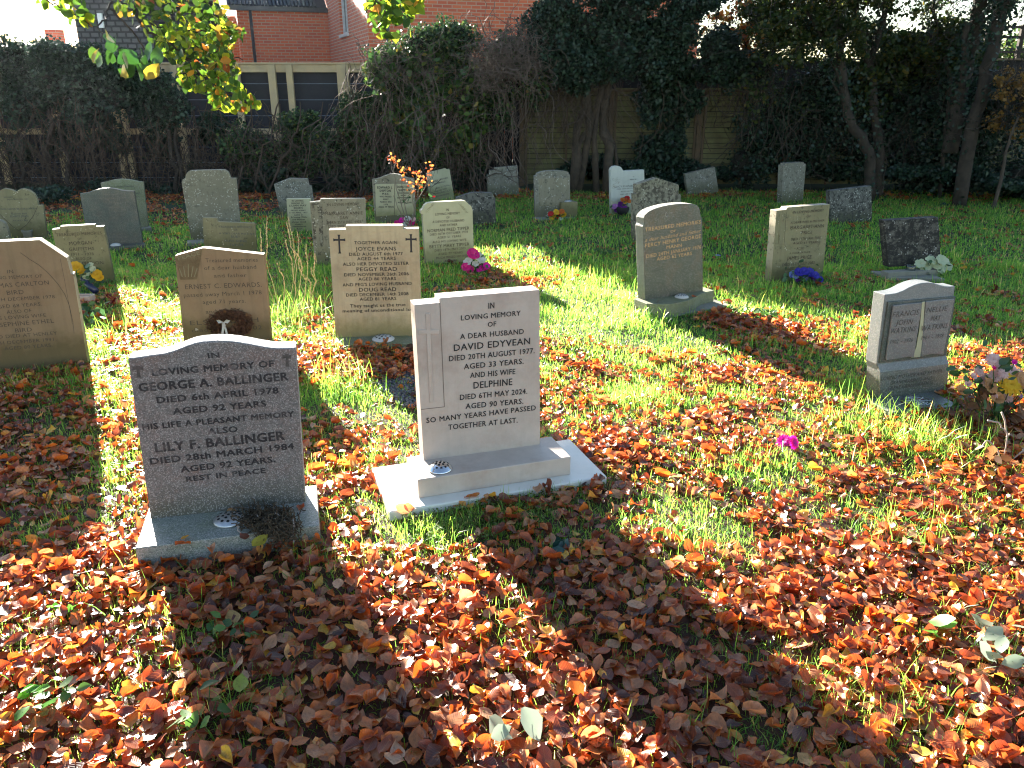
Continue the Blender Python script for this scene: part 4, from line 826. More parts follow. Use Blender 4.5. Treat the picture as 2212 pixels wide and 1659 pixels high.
mh = thing('bramble_hedge', (-1.6, 13.9, 0), 0, 'rounded mound of bramble, ivy and dry vines spilling over the fence, centre left', 'hedge', 'overgrown hedges along the back boundary')
P_mid = [(470, 320), (540, 295), (600, 290), (650, 255), (690, 245), (745, 262), (790, 210), (810, 150), (850, 105), (900, 85), (950, 65), (1010, 80), (1060, 110), (1120, 105), (1160, 150), (1160, 230), (1050, 250), (1040, 330), (900, 390), (600, 380), (480, 340)]
bm = grid_blobs(P_mid, lambda u: 13.8, 70, 42, .36, 1.0, 8)
bm += grid_blobs([(900, 30), (930, 20), (960, 50), (1000, 50), (1010, 110), (880, 110)], lambda u: 13.7, 5, 20, .2, .35, 9)
foliage('foliage', bm, 1100, .050, M['ivy'], mh); foliage('pale_leaves', grid_blobs([(790, 110), (880, 100), (1010, 150), (1040, 260), (1060, 350), (900, 330), (850, 250), (780, 190)], lambda u: 13.45, 22, 34, .2, 1, 10), 60, .10, M['bramble'], mh)
core('light_block_core', bm, mh, .62)
vines_px('hanging_vines', [(740, 130), (850, 90), (1060, 100), (1160, 90), (1160, 200), (1000, 260), (740, 260)], 13.62, 330, 15, .11, .22, .08, .005, M['vine'], mh)
vines_px('dry_vine_mat', [(1020, 100), (1090, 80), (1165, 100), (1170, 160), (1100, 190), (1020, 190)], 13.35, 620, 10, .07, .6, .03, .0045, M['vine'], mh, (.1, 0, .1))
vines_px('dry_vine_top', [(780, 125), (870, 95), (960, 120), (930, 190), (800, 180)], 13.4, 220, 9, .06, .6, .02, .004, M['vine'], mh, (.1, 0, .1))
vines_px('tangled_twigs', [(480, 300), (1060, 300), (1060, 400), (480, 400)], 13.45, 520, 11, .09, .4, .02, .005, M['twig'], mh, (.1, 0, .3))
blow = grid_blobs([(560, 360), (1060, 370), (1080, 410), (560, 425)], lambda u: 13.75, 26, 24, .22, 1, 11, .6); foliage('ground_ivy', blow, 420, .06, M['ivy_blue'], mh)
for k in range(14):
    u = random.uniform(560, 1060); g = MB(); g.tube(wobble(gz(u, 400, 0) * [1, 0, 0] + np.array([0, 13.3, 0]), at(u + random.uniform(-50, 50), 220, 13.4), 9, .06), [.022, .01], 5); g.build('stem', M['twig'], mh, True)

# ivy-smothered tree, centre right
iv = thing('ivy_clad_tree', (X_at(1275, 13.9), 13.9, 0), 0, 'huge dark ivy-smothered tree crown above pale twisted trunks, right of the brick house', 'tree')
P_ivy = [(1165, 60), (1180, -20), (1240, -160), (1500, -160), (1540, -40), (1500, 30), (1480, 110), (1400, 130), (1330, 150), (1290, 165), (1220, 155), (1150, 110)]
bi = grid_blobs(P_ivy, lambda u: 13.6, 42, 48, .5, 1, 12) + grid_blobs([(1400, 60), (1470, 50), (1590, 110), (1600, 150), (1400, 150)], lambda u: 13.8, 12, 38, .4, 1, 13); foliage('crown', bi, 1200, .050, M['ivy_blue'], iv, 0); core('light_block_core', bi, iv, .66)
vines_px('hanging_vines', [(1150, 110), (1340, 150), (1340, 210), (1160, 200)], 13.7, 170, 12, .10, .25, .05, .005, M['twig'], iv)
for pts, r_ in (([(1240, 372), (1250, 340), (1252, 310), (1270, 280), (1290, 240), (1300, 180), (1310, 120)], .07), ([(1238, 375), (1240, 330), (1246, 280), (1262, 230), (1258, 150)], .075), ([(1313, 372), (1312, 345), (1318, 315), (1306, 290), (1300, 240), (1316, 180), (1322, 120)], .09), ([(1250, 370), (1275, 290), (1270, 200), (1280, 120)], .07), ([(1290, 372), (1285, 300), (1295, 200)], .06), ([(1340, 372), (1330, 310), (1305, 270)], .03)):
    g = MB(); q = [at(u, v, 13.85) for u, v in pts]; q[0][2] = 0; q = np.array(q); q[1:-1] += RG.normal(0, .02, (len(q) - 2, 3)); g.tube(q, [r_, r_ * .6], 8); g.build('trunk', M['bark_mid'], iv, True)
bi2 = grid_blobs([(1200, 380), (1200, 360), (1290, 330), (1350, 350), (1380, 375)], lambda u: 14.35, 12, 22, .22, 1, 14, .8); foliage('ground_ivy', bi2, 420, .06, M['ivy_blue'], iv)
ic = thing('ivy_bush', (X_at(1435, 13.9), 13.9, 0), 0, 'column of dark ivy between two fence panels, behind the leaning spotted headstone', 'bush', 'overgrown hedges along the back boundary')
bc = grid_blobs([(1395, 395), (1395, 200), (1410, 140), (1500, 120), (1560, 150), (1545, 200), (1480, 230), (1480, 395)], lambda u: 14.1, 26, 28, .28, 1, 15); foliage('foliage', bc, 520, .06, M['ivy_blue'], ic); core('light_block_core', bc, ic, .6)
vines_px('hanging_vines', [(1380, 140), (1640, 120), (1640, 200), (1380, 190)], 14.2, 90, 12, .10, .3, .05, .006, M['twig'], ic)

# trees at the right
def tree(label, trunks, blobs, material, size, dens, clump=.06, loc=None, bark='bark', group='trees along the right boundary', twigs=60, ivy=520):
    root = thing('tree', loc, 0, label, 'tree', group); tq = []
    for pts, Yd, r0, r1 in trunks:
        r0 *= .68; r1 *= .68; q = np.array([at(u, v, Yd) for u, v in pts])
        if pts[0][1] > 340: q[0][2] = -.02
        g = MB(); m_ = len(q); t_ = np.linspace(0, 1, m_ * 3); qq = np.stack([np.interp(t_, np.linspace(0, 1, m_), q[:, i]) for i in range(3)], 1); qq[1:-1] += RG.normal(0, r0 * .10, (len(qq) - 2, 3))
        g.tube(qq, [r0, (r0 + r1) / 2, r1], 9); tq.append((qq, r0)); g.build('trunk' if r0 > .05 else 'branch', M[bark], root, True)
    foliage('crown', blobs, dens, size, M[material], root, clump)
    if ivy and any(r_ > .03 for _, r_ in tq):
        P_ = np.vstack([q_[RG.integers(0, len(q_), 1)] + RG.normal(0, r_ * .8 + .03, (1, 3)) for q_, r_ in tq for _ in range(int(ivy * (r_ > .03)))]); n = len(P_); P_ = P_ + RG.normal(0, .06, (n, 3)) * np.array([1, .5, 3]); P_[:, 2] = np.maximum(P_[:, 2], .02)
        scatter('trunk_ivy', SMALL_T, P_, rots(RG.uniform(0, 6.28, n), RG.uniform(.4, 2.2, n), RG.uniform(0, 6.28, n)), .05 * RG.uniform(.6, 1.3, n), M['ivy_blue'], root)
    if twigs:
        p, _ = cloud(blobs, max(1, 3 * twigs / max(1, len(blobs)))); strands('twigs', walk(p, (0, 0, .2), len(p), 8, .10, .45), .006, M['bark'], root)
    return root
tree('green-yellow leafed tree with leaning forked trunk, left of the right-hand group', [
    ([(1888, 372), (1880, 335), (1862, 300), (1835, 265), (1826, 210), (1818, 150), (1808, 60), (1800, -120)], 12.9, .13, .08),
    ([(1828, 215), (1806, 150), (1780, 90), (1740, 20)], 12.9, .05, .03), ([(1832, 240), (1800, 180), (1815, 130)], 12.9, .035, .02)],
    grid_blobs([(1590, 60), (1660, 10), (1760, -60), (1900, -140), (1900, 60), (1850, 110), (1800, 150), (1720, 170), (1640, 150)], lambda u: 12.9, 26, 44, .5, 1, 20) + grid_blobs([(1640, 0), (1760, -40), (1900, -40), (1900, 120), (1700, 130), (1640, 100)], lambda u: 13.4, 14, 44, .5, 1, 40), 'treeleaf', .055, 480, loc=(X_at(1888, 12.9), 12.9, 0))
tree('slim tree with paler mottled trunk and thin crown, second of the right-hand group', [
    ([(1905, 380), (1900, 330), (1888, 250), (1886, 200), (1880, 130), (1858, 80), (1845, 40), (1850, -80)], 13.3, .12, .07), ([(1880, 130), (1905, 60), (1915, 0), (1930, -100)], 13.3, .07, .05)],
    grid_blobs([(1840, 110), (1860, 60), (1960, 80), (2060, 80), (2070, 150), (1960, 200), (1860, 180)], lambda u: 13.3, 18, 36, .4, 1, 21) + grid_blobs([(1880, 95), (1990, 90), (2110, 100), (2120, 160), (1880, 160)], lambda u: 13.6, 14, 34, .4, 1, 41) + grid_blobs([(1800, 0), (1900, -120), (2000, -60), (1960, 20)], lambda u: 13.3, 8, 34, .4, .5, 23), 'treeleaf', .06, 300, loc=(X_at(1905, 13.3), 13.3, 0))
tree('thick dark forked trunk with a snapped stub, near the upper right corner', [
    ([(2052, 330), (2062, 270), (2075, 200), (2092, 130), (2108, 60), (2118, -10), (2122, -140)], 12.6, .17, .13), ([(2112, 70), (2130, 30), (2148, 0), (2170, -80)], 12.6, .07, .05), ([(2078, 190), (2084, 110), (2090, 48)], 12.5, .08, .07)],
    grid_blobs([(2040, -60), (2100, -140), (2200, -100), (2180, -40)], lambda u: 12.6, 7, 40, .4, .6, 22) + grid_blobs([(2000, 30), (2090, 40), (2110, 90), (2000, 90)], lambda u: 12.8, 4, 22, .3, .35, 24), 'treeleaf', .06, 300, loc=(X_at(2052, 12.6), 12.6, 0))
tree('dark leaning trunk splitting into a V at the upper right edge', [
    ([(2080, 400), (2095, 300), (2118, 220), (2132, 150), (2148, 90), (2158, 40), (2170, 10), (2185, -60)], 12.2, .15, .11), ([(2158, 45), (2172, 20), (2188, -10), (2195, -90)], 12.2, .09, .07), ([(2160, 30), (2150, -60)], 12.2, .06, .04)],
    grid_blobs([(2140, -80), (2240, -100), (2240, -30)], lambda u: 12.2, 5, 36, .4, .6, 25), 'treeleaf', .055, 260, loc=(X_at(2080, 12.2), 12.2, 0))
tree('thin crooked sapling stem with sparse leaves between the thick trunks at right', [
    ([(2035, 400), (2040, 300), (2055, 180), (2040, 120), (2025, 60), (2015, 20), (2022, -60)], 13.0, .05, .03), ([(2015, 25), (2005, 10)], 13.0, .03, .02)],
    grid_blobs([(1960, 60), (2000, -40), (2060, 20), (2100, 90), (2050, 130)], lambda u: 13.0, 7, 28, .3, .3, 26), 'treeleaf', .05, 260, loc=(X_at(2035, 13.0), 13.0, 0))
tree('slender bare leaning stem with golden-brown leaves at the right edge', [
    ([(2150, 425), (2165, 380), (2172, 330), (2185, 290), (2200, 250)], 11.6, .04, .02)],
    grid_blobs([(2150, 200), (2180, 170), (2260, 150), (2280, 260), (2180, 270), (2130, 240)], lambda u: 11.8, 10, 26, .3, 1, 27), 'golden', .05, 260, loc=(X_at(2150, 11.6), 11.6, 0), bark='bark_mid')
tree('small tree with orange-red leaves glowing against the sky, right of the ivy tree', [
    ([(1610, 380), (1612, 250), (1600, 150), (1620, 60), (1650, -20)], 14.6, .06, .03)],
    grid_blobs([(1555, 70), (1570, 40), (1620, 0), (1660, -60), (1720, -60), (1700, 60), (1640, 110)], lambda u: 14.6, 16, 34, .45, 1, 28), 'autumnleaf', .07, 210, loc=(X_at(1610, 14.6), 14.6, 0))
rh = thing('undergrowth_hedge', (X_at(1850, 14), 14, 0), 0, 'dark bank of ivy, shrubs and bare stems in deep shade under the right trees', 'hedge', 'overgrown hedges along the back boundary')
br = grid_blobs([(1560, 110), (1700, 140), (1850, 160), (1950, 95), (2060, 90), (2130, 150), (2260, 190), (2400, 190), (2400, 430), (2100, 420), (1900, 390), (1700, 380), (1580, 380), (1620, 250)], lambda u: 13.9 - max(0, (u - 1900) / 200) * .6, 80, 46, .4, 1, 30)
foliage('foliage', br, 560, .055, M['ivy_blue'], rh); core('light_block_core', br, rh, .6)
bx_ = grid_blobs([(1900, 200), (2240, 200), (2240, 420), (1900, 400)], lambda u: 13.9 - max(0, (u - 1900) / 200) * .6, 30, 44, .35, 1, 37)
foliage('shrub_foliage', bx_, 420, .055, M['ivy_blue'], rh)
foliage('pale_leaves', grid_blobs([(1500, 130), (1720, 180), (1760, 300), (1950, 100), (2050, 120), (1930, 250), (1600, 250)], lambda u: 13.3, 14, 30, .2, 1, 31), 45, .06, M['treeleaf'], rh)
foliage('ground_ivy', grid_blobs([(1350, 385), (1640, 375), (1900, 380), (2212, 425), (2300, 440), (2300, 400), (1900, 350), (1350, 360)], lambda u: 14.3 - max(0, (u - 1700) / 500) * 2.0, 42, 26, .3, 1, 32, .6), 420, .06, M['ivy_blue'], rh)
vines_px('bare_stems', [(1560, 300), (2212, 300), (2212, 410), (1700, 390)], 13.4, 90, 10, .10, .35, -.03, .004, M['twig'], rh, (.3, 0, .8))
vines_px('hanging_vines', [(1640, 120), (1800, 150), (2212, 150), (2212, 260), (1640, 240)], 13.6, 160, 13, .10, .25, .06, .006, M['bark'], rh)
# railing and bright hedge beyond the right corner
YR = 17.5
rl = thing('railing', (X_at(2170, YR), YR, 0), rad(6), 'dark post-and-rail railing on the skyline at the upper right corner', 'railing')
g = MB(); uu = np.array([math.cos(rad(6)), math.sin(rad(6)), 0]); c_ = at(2120, 84, YR)
for v_ in (58, 80, 112): z_ = at(2120, v_, YR)[2]; g.box((-.2, -.02, z_ - c_[2] - .025), (7, .02, z_ - c_[2] + .025), np.stack([uu, np.array([-uu[1], uu[0], 0]), (0, 0, 1.)], 1), c_)
g.build('rail', M['bark'], rl)
for k in range(9):
    g = MB(); p_ = c_ + uu * (.1 + k * .75); g.box((p_[0] - .04, p_[1] - .04, 0), (p_[0] + .04, p_[1] + .04, at(2120, 52, YR)[2])); g.build('post', M['bark'], rl)
sh = thing('sunlit_hedge', (X_at(2200, 20), 20, 0), 0, 'sunlit yellow-green hedge seen through the railing, upper right corner', 'hedge')
bs = grid_blobs([(2060, 140), (2130, 95), (2190, 75), (2330, 60), (2330, 160)], lambda u: 20, 14, 36, .6, 1, 33); foliage('foliage', bs, 260, .09, M['bramble'], sh)
foliage('foliage_base', [(2190, 230, 20, 200, 120, .8, 1)], 3000, .12, M['bramble'], sh)

# ---------------------------------------------------------------- turf and fallen leaves
def inpoly(x, y, poly):
    ins = np.zeros(len(x), bool); j = len(poly) - 1
    for i in range(len(poly)):
        xi, yi = poly[i]; xj, yj = poly[j]
        ins ^= ((yi > y) != (yj > y)) & (x < (xj - xi) * (y - yi) / (yj - yi + 1e-12) + xi); j = i
    return ins
def blocked(x, y):
    b = np.zeros(len(x), bool)
    for p in FOOT: b |= inpoly(x, y, p)
    return b
def nz(x, y, f, s=0.0):
    return (np.sin(x * f + 1.3 * np.sin(y * f * .7 + s) + s) + np.sin(y * f * 1.23 + 1.7 * np.sin(x * f * .61 + 2 * s) + 2.1 * s) + .6 * np.sin((x + y) * f * 2.1 + s * 3)) / 2.6
BL = [(1380, 690, .55, -.38), (1180, 650, .5, -.2), (990, 1150, .17, -.55), (880, 1150, .10, -.3), (1290, 1035, .10, -.35), (800, 775, .32, .9), (850, 780, .25, .8), (1610, 705, .28, .8), (1700, 725, .2, .5), (1450, 860, .5, .12),
      (2140, 930, .35, .5), (2020, 940, .3, .3), (1075, 603, .3, .7), (60, 920, .5, .15), (200, 650, .25, .5), (215, 690, .2, .3), (740, 860, .2, -.45), (250, 820, .3, -.1), (860, 760, .2, .5), (1850, 960, .35, -.3), (2000, 1010, .3, -.15), (1500, 1150, .22, -.3), (1350, 1130, .15, -.2)]
BLW = [(gz(u, v)[:2], r, d) for u, v, r, d in BL]
def cover(x, y):
    c = np.interp(y, [1.2, 2.4, 3.0, 3.6, 4.4, 5.2, 6.0, 7.0, 9.0, 14], [.93, .80, .58, .48, .40, .27, .15, .08, .04, .03])
    c = c + np.where((y > 10.4) & (x < -1.5), .15 * np.clip((y - 10.6 + (-x - 3) * .3), 0, 1), 0) + np.where(y > 12.9, .2, 0)
    for (p, r, d) in BLW: c = c + d * np.exp(-((x - p[0]) ** 2 + (y - p[1]) ** 2) / (2 * r * r))
    return np.clip(c, 0, 1)
def cluster(x, y, c):
    n = .55 * nz(x, y, 4.3, 1.0) + .45 * nz(x, y, 9.7, 4.0); return np.clip(c + (.95 * n) * np.clip(1.15 - c, .08, 1) * np.clip(c * 3, 0, 1), 0, 1)
N = 420000
yy = RG.uniform(1.15, 13.8, N); xx = RG.uniform(-1, 1, N) * (.72 * yy + .9); keep = RG.uniform(0, 1, N) < (.72 * yy + .9) / 10.9
xx, yy = xx[keep], yy[keep]
area = (.72 * 2 * (13.8 ** 2 - 1.15 ** 2) / 2 + 1.8 * 12.65)
dens_c = len(xx) / area
c = cluster(xx, yy, cover(xx, yy)); k = (RG.uniform(0, 1, len(xx)) < c * np.clip(2700 / dens_c, 0, 1)) & ~blocked(xx, yy)
xx, yy, c = xx[k], yy[k], c[k]; n = len(xx)
pos = np.stack([xx, yy, gh(xx, yy) + .006 + RG.uniform(0, .034, n) * (.35 + c)], 1)
on_slabs = [(400, 1160, .11), (395, 1175, .11), (455, 1185, .11), (500, 1100, .115), (650, 1095, .11), (585, 1130, .12), (600, 1175, .11), (530, 1160, .115), (1300, 1034, .07), (1290, 1030, .07), (1292, 1042, .07), (870, 1100, .07), (885, 1096, .07), (1020, 1072, .07), (1955, 868, .055), (1975, 872, .055), (1965, 880, .055), (1985, 862, .06), (800, 742, .08), (830, 740, .08), (770, 744, .08), (1420, 652, .12), (1500, 640, .12), (1560, 655, .03), (1575, 650, .03), (1545, 665, .03)]
sp_ = np.array([gz(u, v, z) for u, v, z in on_slabs]); pos = np.vstack([pos, sp_]); n = len(pos)
R = rots(RG.uniform(0, 6.28, n), np.clip(np.abs(RG.normal(0, .36, n)), 0, 2.2), RG.uniform(0, 6.28, n))
lit = scatter('fallen_leaves', LITTER_T, pos, R, RG.triangular(.026, .050, .084, n), M['litter']); tag(lit, 'russet and orange beech leaves carpeting the grass', 'leaf litter', kind='stuff')
print('litter leaves', n, 'per m2', dens_c)

def blades(name, x, y, z, L, W_, material, segs=3, lean=.5, parent=None):
    n = len(x); ph = RG.uniform(0, 6.28, n); ln = np.abs(RG.normal(0, lean, n)) ; dx, dy = np.cos(ph), np.sin(ph); fx = ph + RG.uniform(-1, 1, n) + 1.57
    sx, sy = np.cos(fx), np.sin(fx); V = np.zeros((n, segs + 1, 2, 3))
    for i in range(segs + 1):
        t = i / segs; a = ln * (.35 + t * 1.1); out = L * t * np.sin(np.clip(a, 0, 1.4)); up = L * t * np.cos(np.clip(a, 0, 1.45)); wd = W_ * (1 - t ** 1.6) * .5 + .0003
        for j, s in ((0, -1), (1, 1)):
            V[:, i, j, 0] = x + dx * out + s * sx * wd; V[:, i, j, 1] = y + dy * out + s * sy * wd; V[:, i, j, 2] = z + up
    I = np.arange(n * (segs + 1) * 2).reshape(n, segs + 1, 2)
    Fq = np.stack([I[:, :-1, 0].ravel(), I[:, :-1, 1].ravel(), I[:, 1:, 1].ravel(), I[:, 1:, 0].ravel()], 1)
    return quads(name, V.reshape(-1, 3), Fq, material, parent)
def samp(N, y0, y1):
    yy = RG.uniform(y0, y1, N); xx = RG.uniform(-1, 1, N) * (.70 * yy + .6); k = RG.uniform(0, 1, N) < (.70 * yy + .6) / (.70 * y1 + .6); return xx[k], yy[k]
gx, gy, gl, gw = [], [], [], []
for N, y0, y1, L0, L1, Wd in ((260000, 1.3, 4.6, .03, .085, .0030), (300000, 4.2, 8.0, .04, .10, .0045), (260000, 7.6, 13.9, .05, .12, .009)):
    x, y = samp(N, y0, y1); c = cluster(x, y, cover(x, y)); m_ = .5 + .5 * nz(x, y, 3.1, 7.0)
    pr = np.clip(1.05 - c * (.62 if y0 < 3 else .5), .12, 1) * (.45 + .55 * m_)
    pr = np.where((y > 10.2) & (x < -2.2), pr * np.clip(1.2 - (y - 10.2) * .8, .05, 1), pr)
    k = (RG.uniform(0, 1, len(x)) < pr) & ~blocked(x, y); x, y, m_ = x[k], y[k], m_[k]
    tuft = np.clip(nz(x, y, 6.5, 2.0), 0, 1)
    gx.append(x); gy.append(y); gl.append(RG.uniform(L0, L1, len(x)) * (.60 + .60 * tuft)); gw.append(np.full(len(x), Wd) * RG.uniform(.7, 1.3, len(x)))
# longer uncut tufts, mostly against the stones
TU = [(740, 830, .10, 160, .19), (730, 770, .05, 60, .17), (620, 690, .18, 420, .2), (650, 650, .16, 300, .18), (700, 600, .2, 320, .15), (1440, 610, .28, 500, .16), (1300, 600, .25, 420, .14), (1380, 690, .12, 200, .13), (1930, 900, .14, 300, .17), (1990, 950, .16, 320, .17), (2080, 960, .14, 200, .18), (1680, 640, .16, 260, .15),
      (1000, 560, .12, 200, .15), (950, 600, .18, 300, .14), (220, 720, .12, 150, .16), (210, 760, .1, 100, .15), (250, 680, .08, 120, .15), (430, 1290, .07, 50, .10), (250, 1270, .1, 60, .11), (1960, 1150, .1, 80, .14), (1900, 640, .15, 240, .15), (1250, 1080, .05, 60, .04), (930, 1150, .07, 120, .04), (1080, 1150, .10, 120, .045), (1820, 730, .12, 200, .12),
      (60, 1420, .12, 40, .10), (1500, 1600, .1, 50, .09), (1650, 1480, .1, 50, .1), (1990, 1520, .1, 60, .12), (2130, 1380, .12, 60, .12), (680, 1230, .06, 60, .09), (1880, 560, .3, 400, .13), (2120, 620, .3, 400, .14), (1720, 520, .3, 300, .13), (1250, 560, .3, 300, .12), (320, 640, .25, 300, .12), (350, 760, .12, 160, .13), (380, 690, .1, 160, .13), (1560, 870, .1, 60, .10), (1880, 870, .06, 120, .16)]
for u, v, s_, k_, L_ in TU:
    p = gz(u, v); x = RG.normal(p[0], s_, k_); y = RG.normal(p[1], s_, k_); k = ~blocked(x, y); x, y = x[k], y[k]
    gx.append(x); gy.append(y); gl.append(RG.uniform(.5, 1.1, len(x)) * L_); gw.append(np.full(len(x), .004 if p[1] < 5 else .006))
x, y, L_, W_ = map(np.concatenate, (gx, gy, gl, gw)); print('grass blades', len(x))
gr = blades('grass', x, y, gh(x, y) - .004, L_, W_, M['grass'], 3, .85); tag(gr, 'sunlit green grass growing between the headstones', 'grass', kind='stuff')
# creeping moss and soil mound in front of the pale plinth
q = px_poly_inside([(860, 1120), (1000, 1090), (1150, 1070), (1290, 1040), (1310, 1060), (1200, 1130), (1050, 1180), (900, 1180)], 3200)
pp = np.array([gz(u, v) for u, v in q]); k = ~blocked(pp[:, 0], pp[:, 1]); pp = pp[k]; n = len(pp); pp[:, 2] = gh(pp[:, 0], pp[:, 1]) + RG.uniform(.004, .03, n)
mo = scatter('moss', SMALL_T, pp, rots(RG.uniform(0, 6, n), RG.uniform(0, 1.2, n), RG.uniform(0, 6, n)), RG.uniform(.005, .014, n), M['moss']); tag(mo, 'olive moss creeping over bare soil before the pale plinth', 'moss', kind='stuff')
for pol, h_, nm in (([(860, 1125), (1000, 1085), (1180, 1062), (1300, 1040), (1290, 1075), (1180, 1130), (1100, 1190), (960, 1215), (880, 1190)], .02, 'soil_patch'), ([(700, 762), (905, 755), (905, 900), (860, 900), (790, 830)], .02, 'gravel_patch')):
    P_ = [gz(*p) for p in pol]; c_ = np.mean(P_, 0); g = MB(); n_ = len(P_); ring = [c_ + np.array([0, 0, h_])]; rows = []
    V = [c_ + np.array([0, 0, h_ * 1.0])]; Fc = []
    for j, f_ in enumerate((.35, .7, 1.0)):
        for p in P_: V.append(c_ + (p - c_) * f_ + np.array([0, 0, h_ * (1, .8, -.3)[j] + random.uniform(-.004, .004)]))
    for i in range(n_): Fc.append((0, 1 + i, 1 + (i + 1) % n_))
    for j in range(2):
        for i in range(n_): a_ = 1 + j * n_ + i; b_ = 1 + j * n_ + (i + 1) % n_; Fc.append((a_, a_ + n_, b_ + n_, b_))
    g.add(V, Fc); tag(g.build(nm, M['soil'], None, True), kind='structure')
q = px_poly_inside([(800, 800), (900, 795), (905, 880), (870, 880), (820, 840)], 900); g = MB()
for u, v in q:
    p = gz(u, v, .02); s_ = random.uniform(.004, .009); g.box((-s_, -s_ * .8, -s_ * .5), (s_, s_ * .8, s_ * .5), np.array(Matrix.Rotation(random.random() * 6, 3, (random.random(), random.random(), 1)))[:3, :3], p + np.array([0, 0, random.uniform(.0, .012)]))
tag(g.build('gravel', plain('slate_chippings', (.05, .055, .07), .5, c2=(.10, .11, .13))), 'blue-grey slate chippings half covered by leaves behind the pale headstone', 'gravel', kind='stuff')

# ---------------------------------------------------------------- flowers
def fmat(name, c, c2=None): return leafy(name, [(0, c), (1, c2 or tuple(x * .6 for x in c))], .35, .5, .3, tb=1.3)
FM = dict(pink=fmat('pink_petal', (.75, .03, .28), (.55, .01, .16)), hot=fmat('magenta_petal', (.80, .02, .45), (.65, .01, .30)), white=fmat('white_petal', (.70, .70, .66), (.55, .56, .5)), red=fmat('red_petal', (.60, .02, .02)), yellow=fmat('yellow_petal', (.75, .50, .03), (.65, .38, .02)),
          orange=fmat('orange_petal', (.65, .18, .03)), purple=fmat('purple_petal', (.22, .03, .30), (.12, .02, .2)), lilac=fmat('lilac_petal', (.50, .22, .50)), blue=fmat('blue_petal', (.06, .05, .45), (.04, .03, .28)), paleblue=fmat('pale_blue_petal', (.35, .42, .75)), cream=fmat('cream_petal', (.62, .62, .42), (.5, .55, .35)),
          blush=fmat('blush_petal', (.74, .54, .48), (.62, .40, .38)), peach=fmat('peach_petal', (.62, .35, .16), (.5, .25, .1)), darkred=fmat('dark_red_bead', (.22, .015, .02)), green=leafy('posy_leaf', [(0, (.02, .06, .02)), (1, (.06, .14, .04))], .3, .4), brown=leafy('dead_leaf', [(0, (.10, .045, .02)), (1, (.22, .10, .04))], .35, .6))
def flower(name, c, r, kind, material, parent, up=(0, -.4, .9), seed=0):
    rg = random.Random(seed); g = MB(); c = np.asarray(c, float); up = np.asarray(up, float) / np.linalg.norm(up); a = np.cross(up, (.3, .9, .1)); a /= np.linalg.norm(a); b = np.cross(up, a)
    rings = {'rose': [(4, .15, 1.25, .55), (5, .35, .95, .75), (6, .55, .6, .95), (7, .7, .2, 1.0)], 'daisy': [(14, .2, .12, 1.0), (12, .15, .35, .8)], 'mum': [(16, .1, .05, 1.), (14, .1, .35, .85), (12, .1, .7, .65), (8, .1, 1.1, .4)], 'lily': [(6, .3, .5, 1.0)], 'bud': [(4, .4, 1.3, 1.0), (4, .4, 1.15, .9)]}[kind]
    for k, w_, lift, ln in rings:
        for i in range(k):
            t = 2 * math.pi * (i + rg.random() * .4) / k; e = math.cos(t) * a + math.sin(t) * b; s = -math.sin(t) * a + math.cos(t) * b
            L = r * ln * rg.uniform(.85, 1.1); W_ = r * (w_ + (.08 if kind in ('daisy', 'mum') else .2)); V = []
            for q_ in range(4):
                u_ = q_ / 3; ang = lift * (1 - .35 * u_) ; ctr = c + (e * math.cos(ang) + up * math.sin(ang)) * L * u_ + up * (-.12 * r)
                if q_ == 3: ctr = ctr + e * L * .12 - up * L * .06
                ww = W_ * (.25, .8, 1.0, .45)[q_] 
                V += [ctr - s * ww + up * ww * .15, ctr, ctr + s * ww + up * ww * .15]
            Fc = []
            for q_ in range(3):
                for j in range(2): z_ = q_ * 3 + j; Fc.append((z_, z_ + 1, z_ + 4, z_ + 3))
            g.add(V, Fc)
    return g.build(name, material, parent, True)
def leaves_at(parent, pts, size, material, name='leaves', spread=.03, k=5):
    P_ = np.repeat(np.array(pts), k, 0) + RG.normal(0, spread, (len(pts) * k, 3)); n = len(P_); P_[:, 2] = np.maximum(P_[:, 2], .01)
    return scatter(name, FRESH_T, P_, rots(RG.uniform(0, 6.28, n), RG.uniform(.2, 1.5, n), RG.uniform(0, 6.28, n)), size * RG.uniform(.6, 1.3, n), material, parent)
def bouquet(label, base, heads, leafsz=.05, name='flower_bouquet', lm='green', group='flowers left on the graves', k=4, spread=.03, cat='flowers'):
    """heads: (u, v, radius, kind, colour) on the picture, standing over the ground point base"""
    b = gz(*base); root = thing(name, b, 0, label, cat, group); pts = []; g = MB()
    for i, (u, v, r_, kind, col) in enumerate(heads):
        p = at(u, v, b[1] + random.uniform(-.04, .04)); p[2] = max(p[2], .03); flower('flower', p, r_, kind, FM[col], root, (random.uniform(-.4, .4), -.7, .7), i); pts.append(p - np.array([0, -.02, r_ * .9])); g.tube([p - np.array([0, 0, r_ * .2]), (p + b) / 2 + np.array([0, 0, -.01]), b], .0025, 4)
    g.build('stems', FM['green'], root); leaves_at(root, pts, leafsz, FM[lm], 'leaves', spread, k); return root, b
bouquet('bright pink silk roses with white lilies at the foot of the pale yellow headstone', (1028, 590), [(1023, 549, .055, 'rose', 'pink'), (1007, 577, .045, 'rose', 'pink'), (1045, 578, .035, 'rose', 'hot'), (1052, 574, .032, 'rose', 'hot'), (1036, 581, .03, 'rose', 'hot'), (1015, 583, .035, 'rose', 'pink'), (1035, 556, .05, 'lily', 'white'), (1041, 562, .045, 'lily', 'white'), (1012, 565, .045, 'lily', 'white'), (1027, 570, .035, 'lily', 'white')])
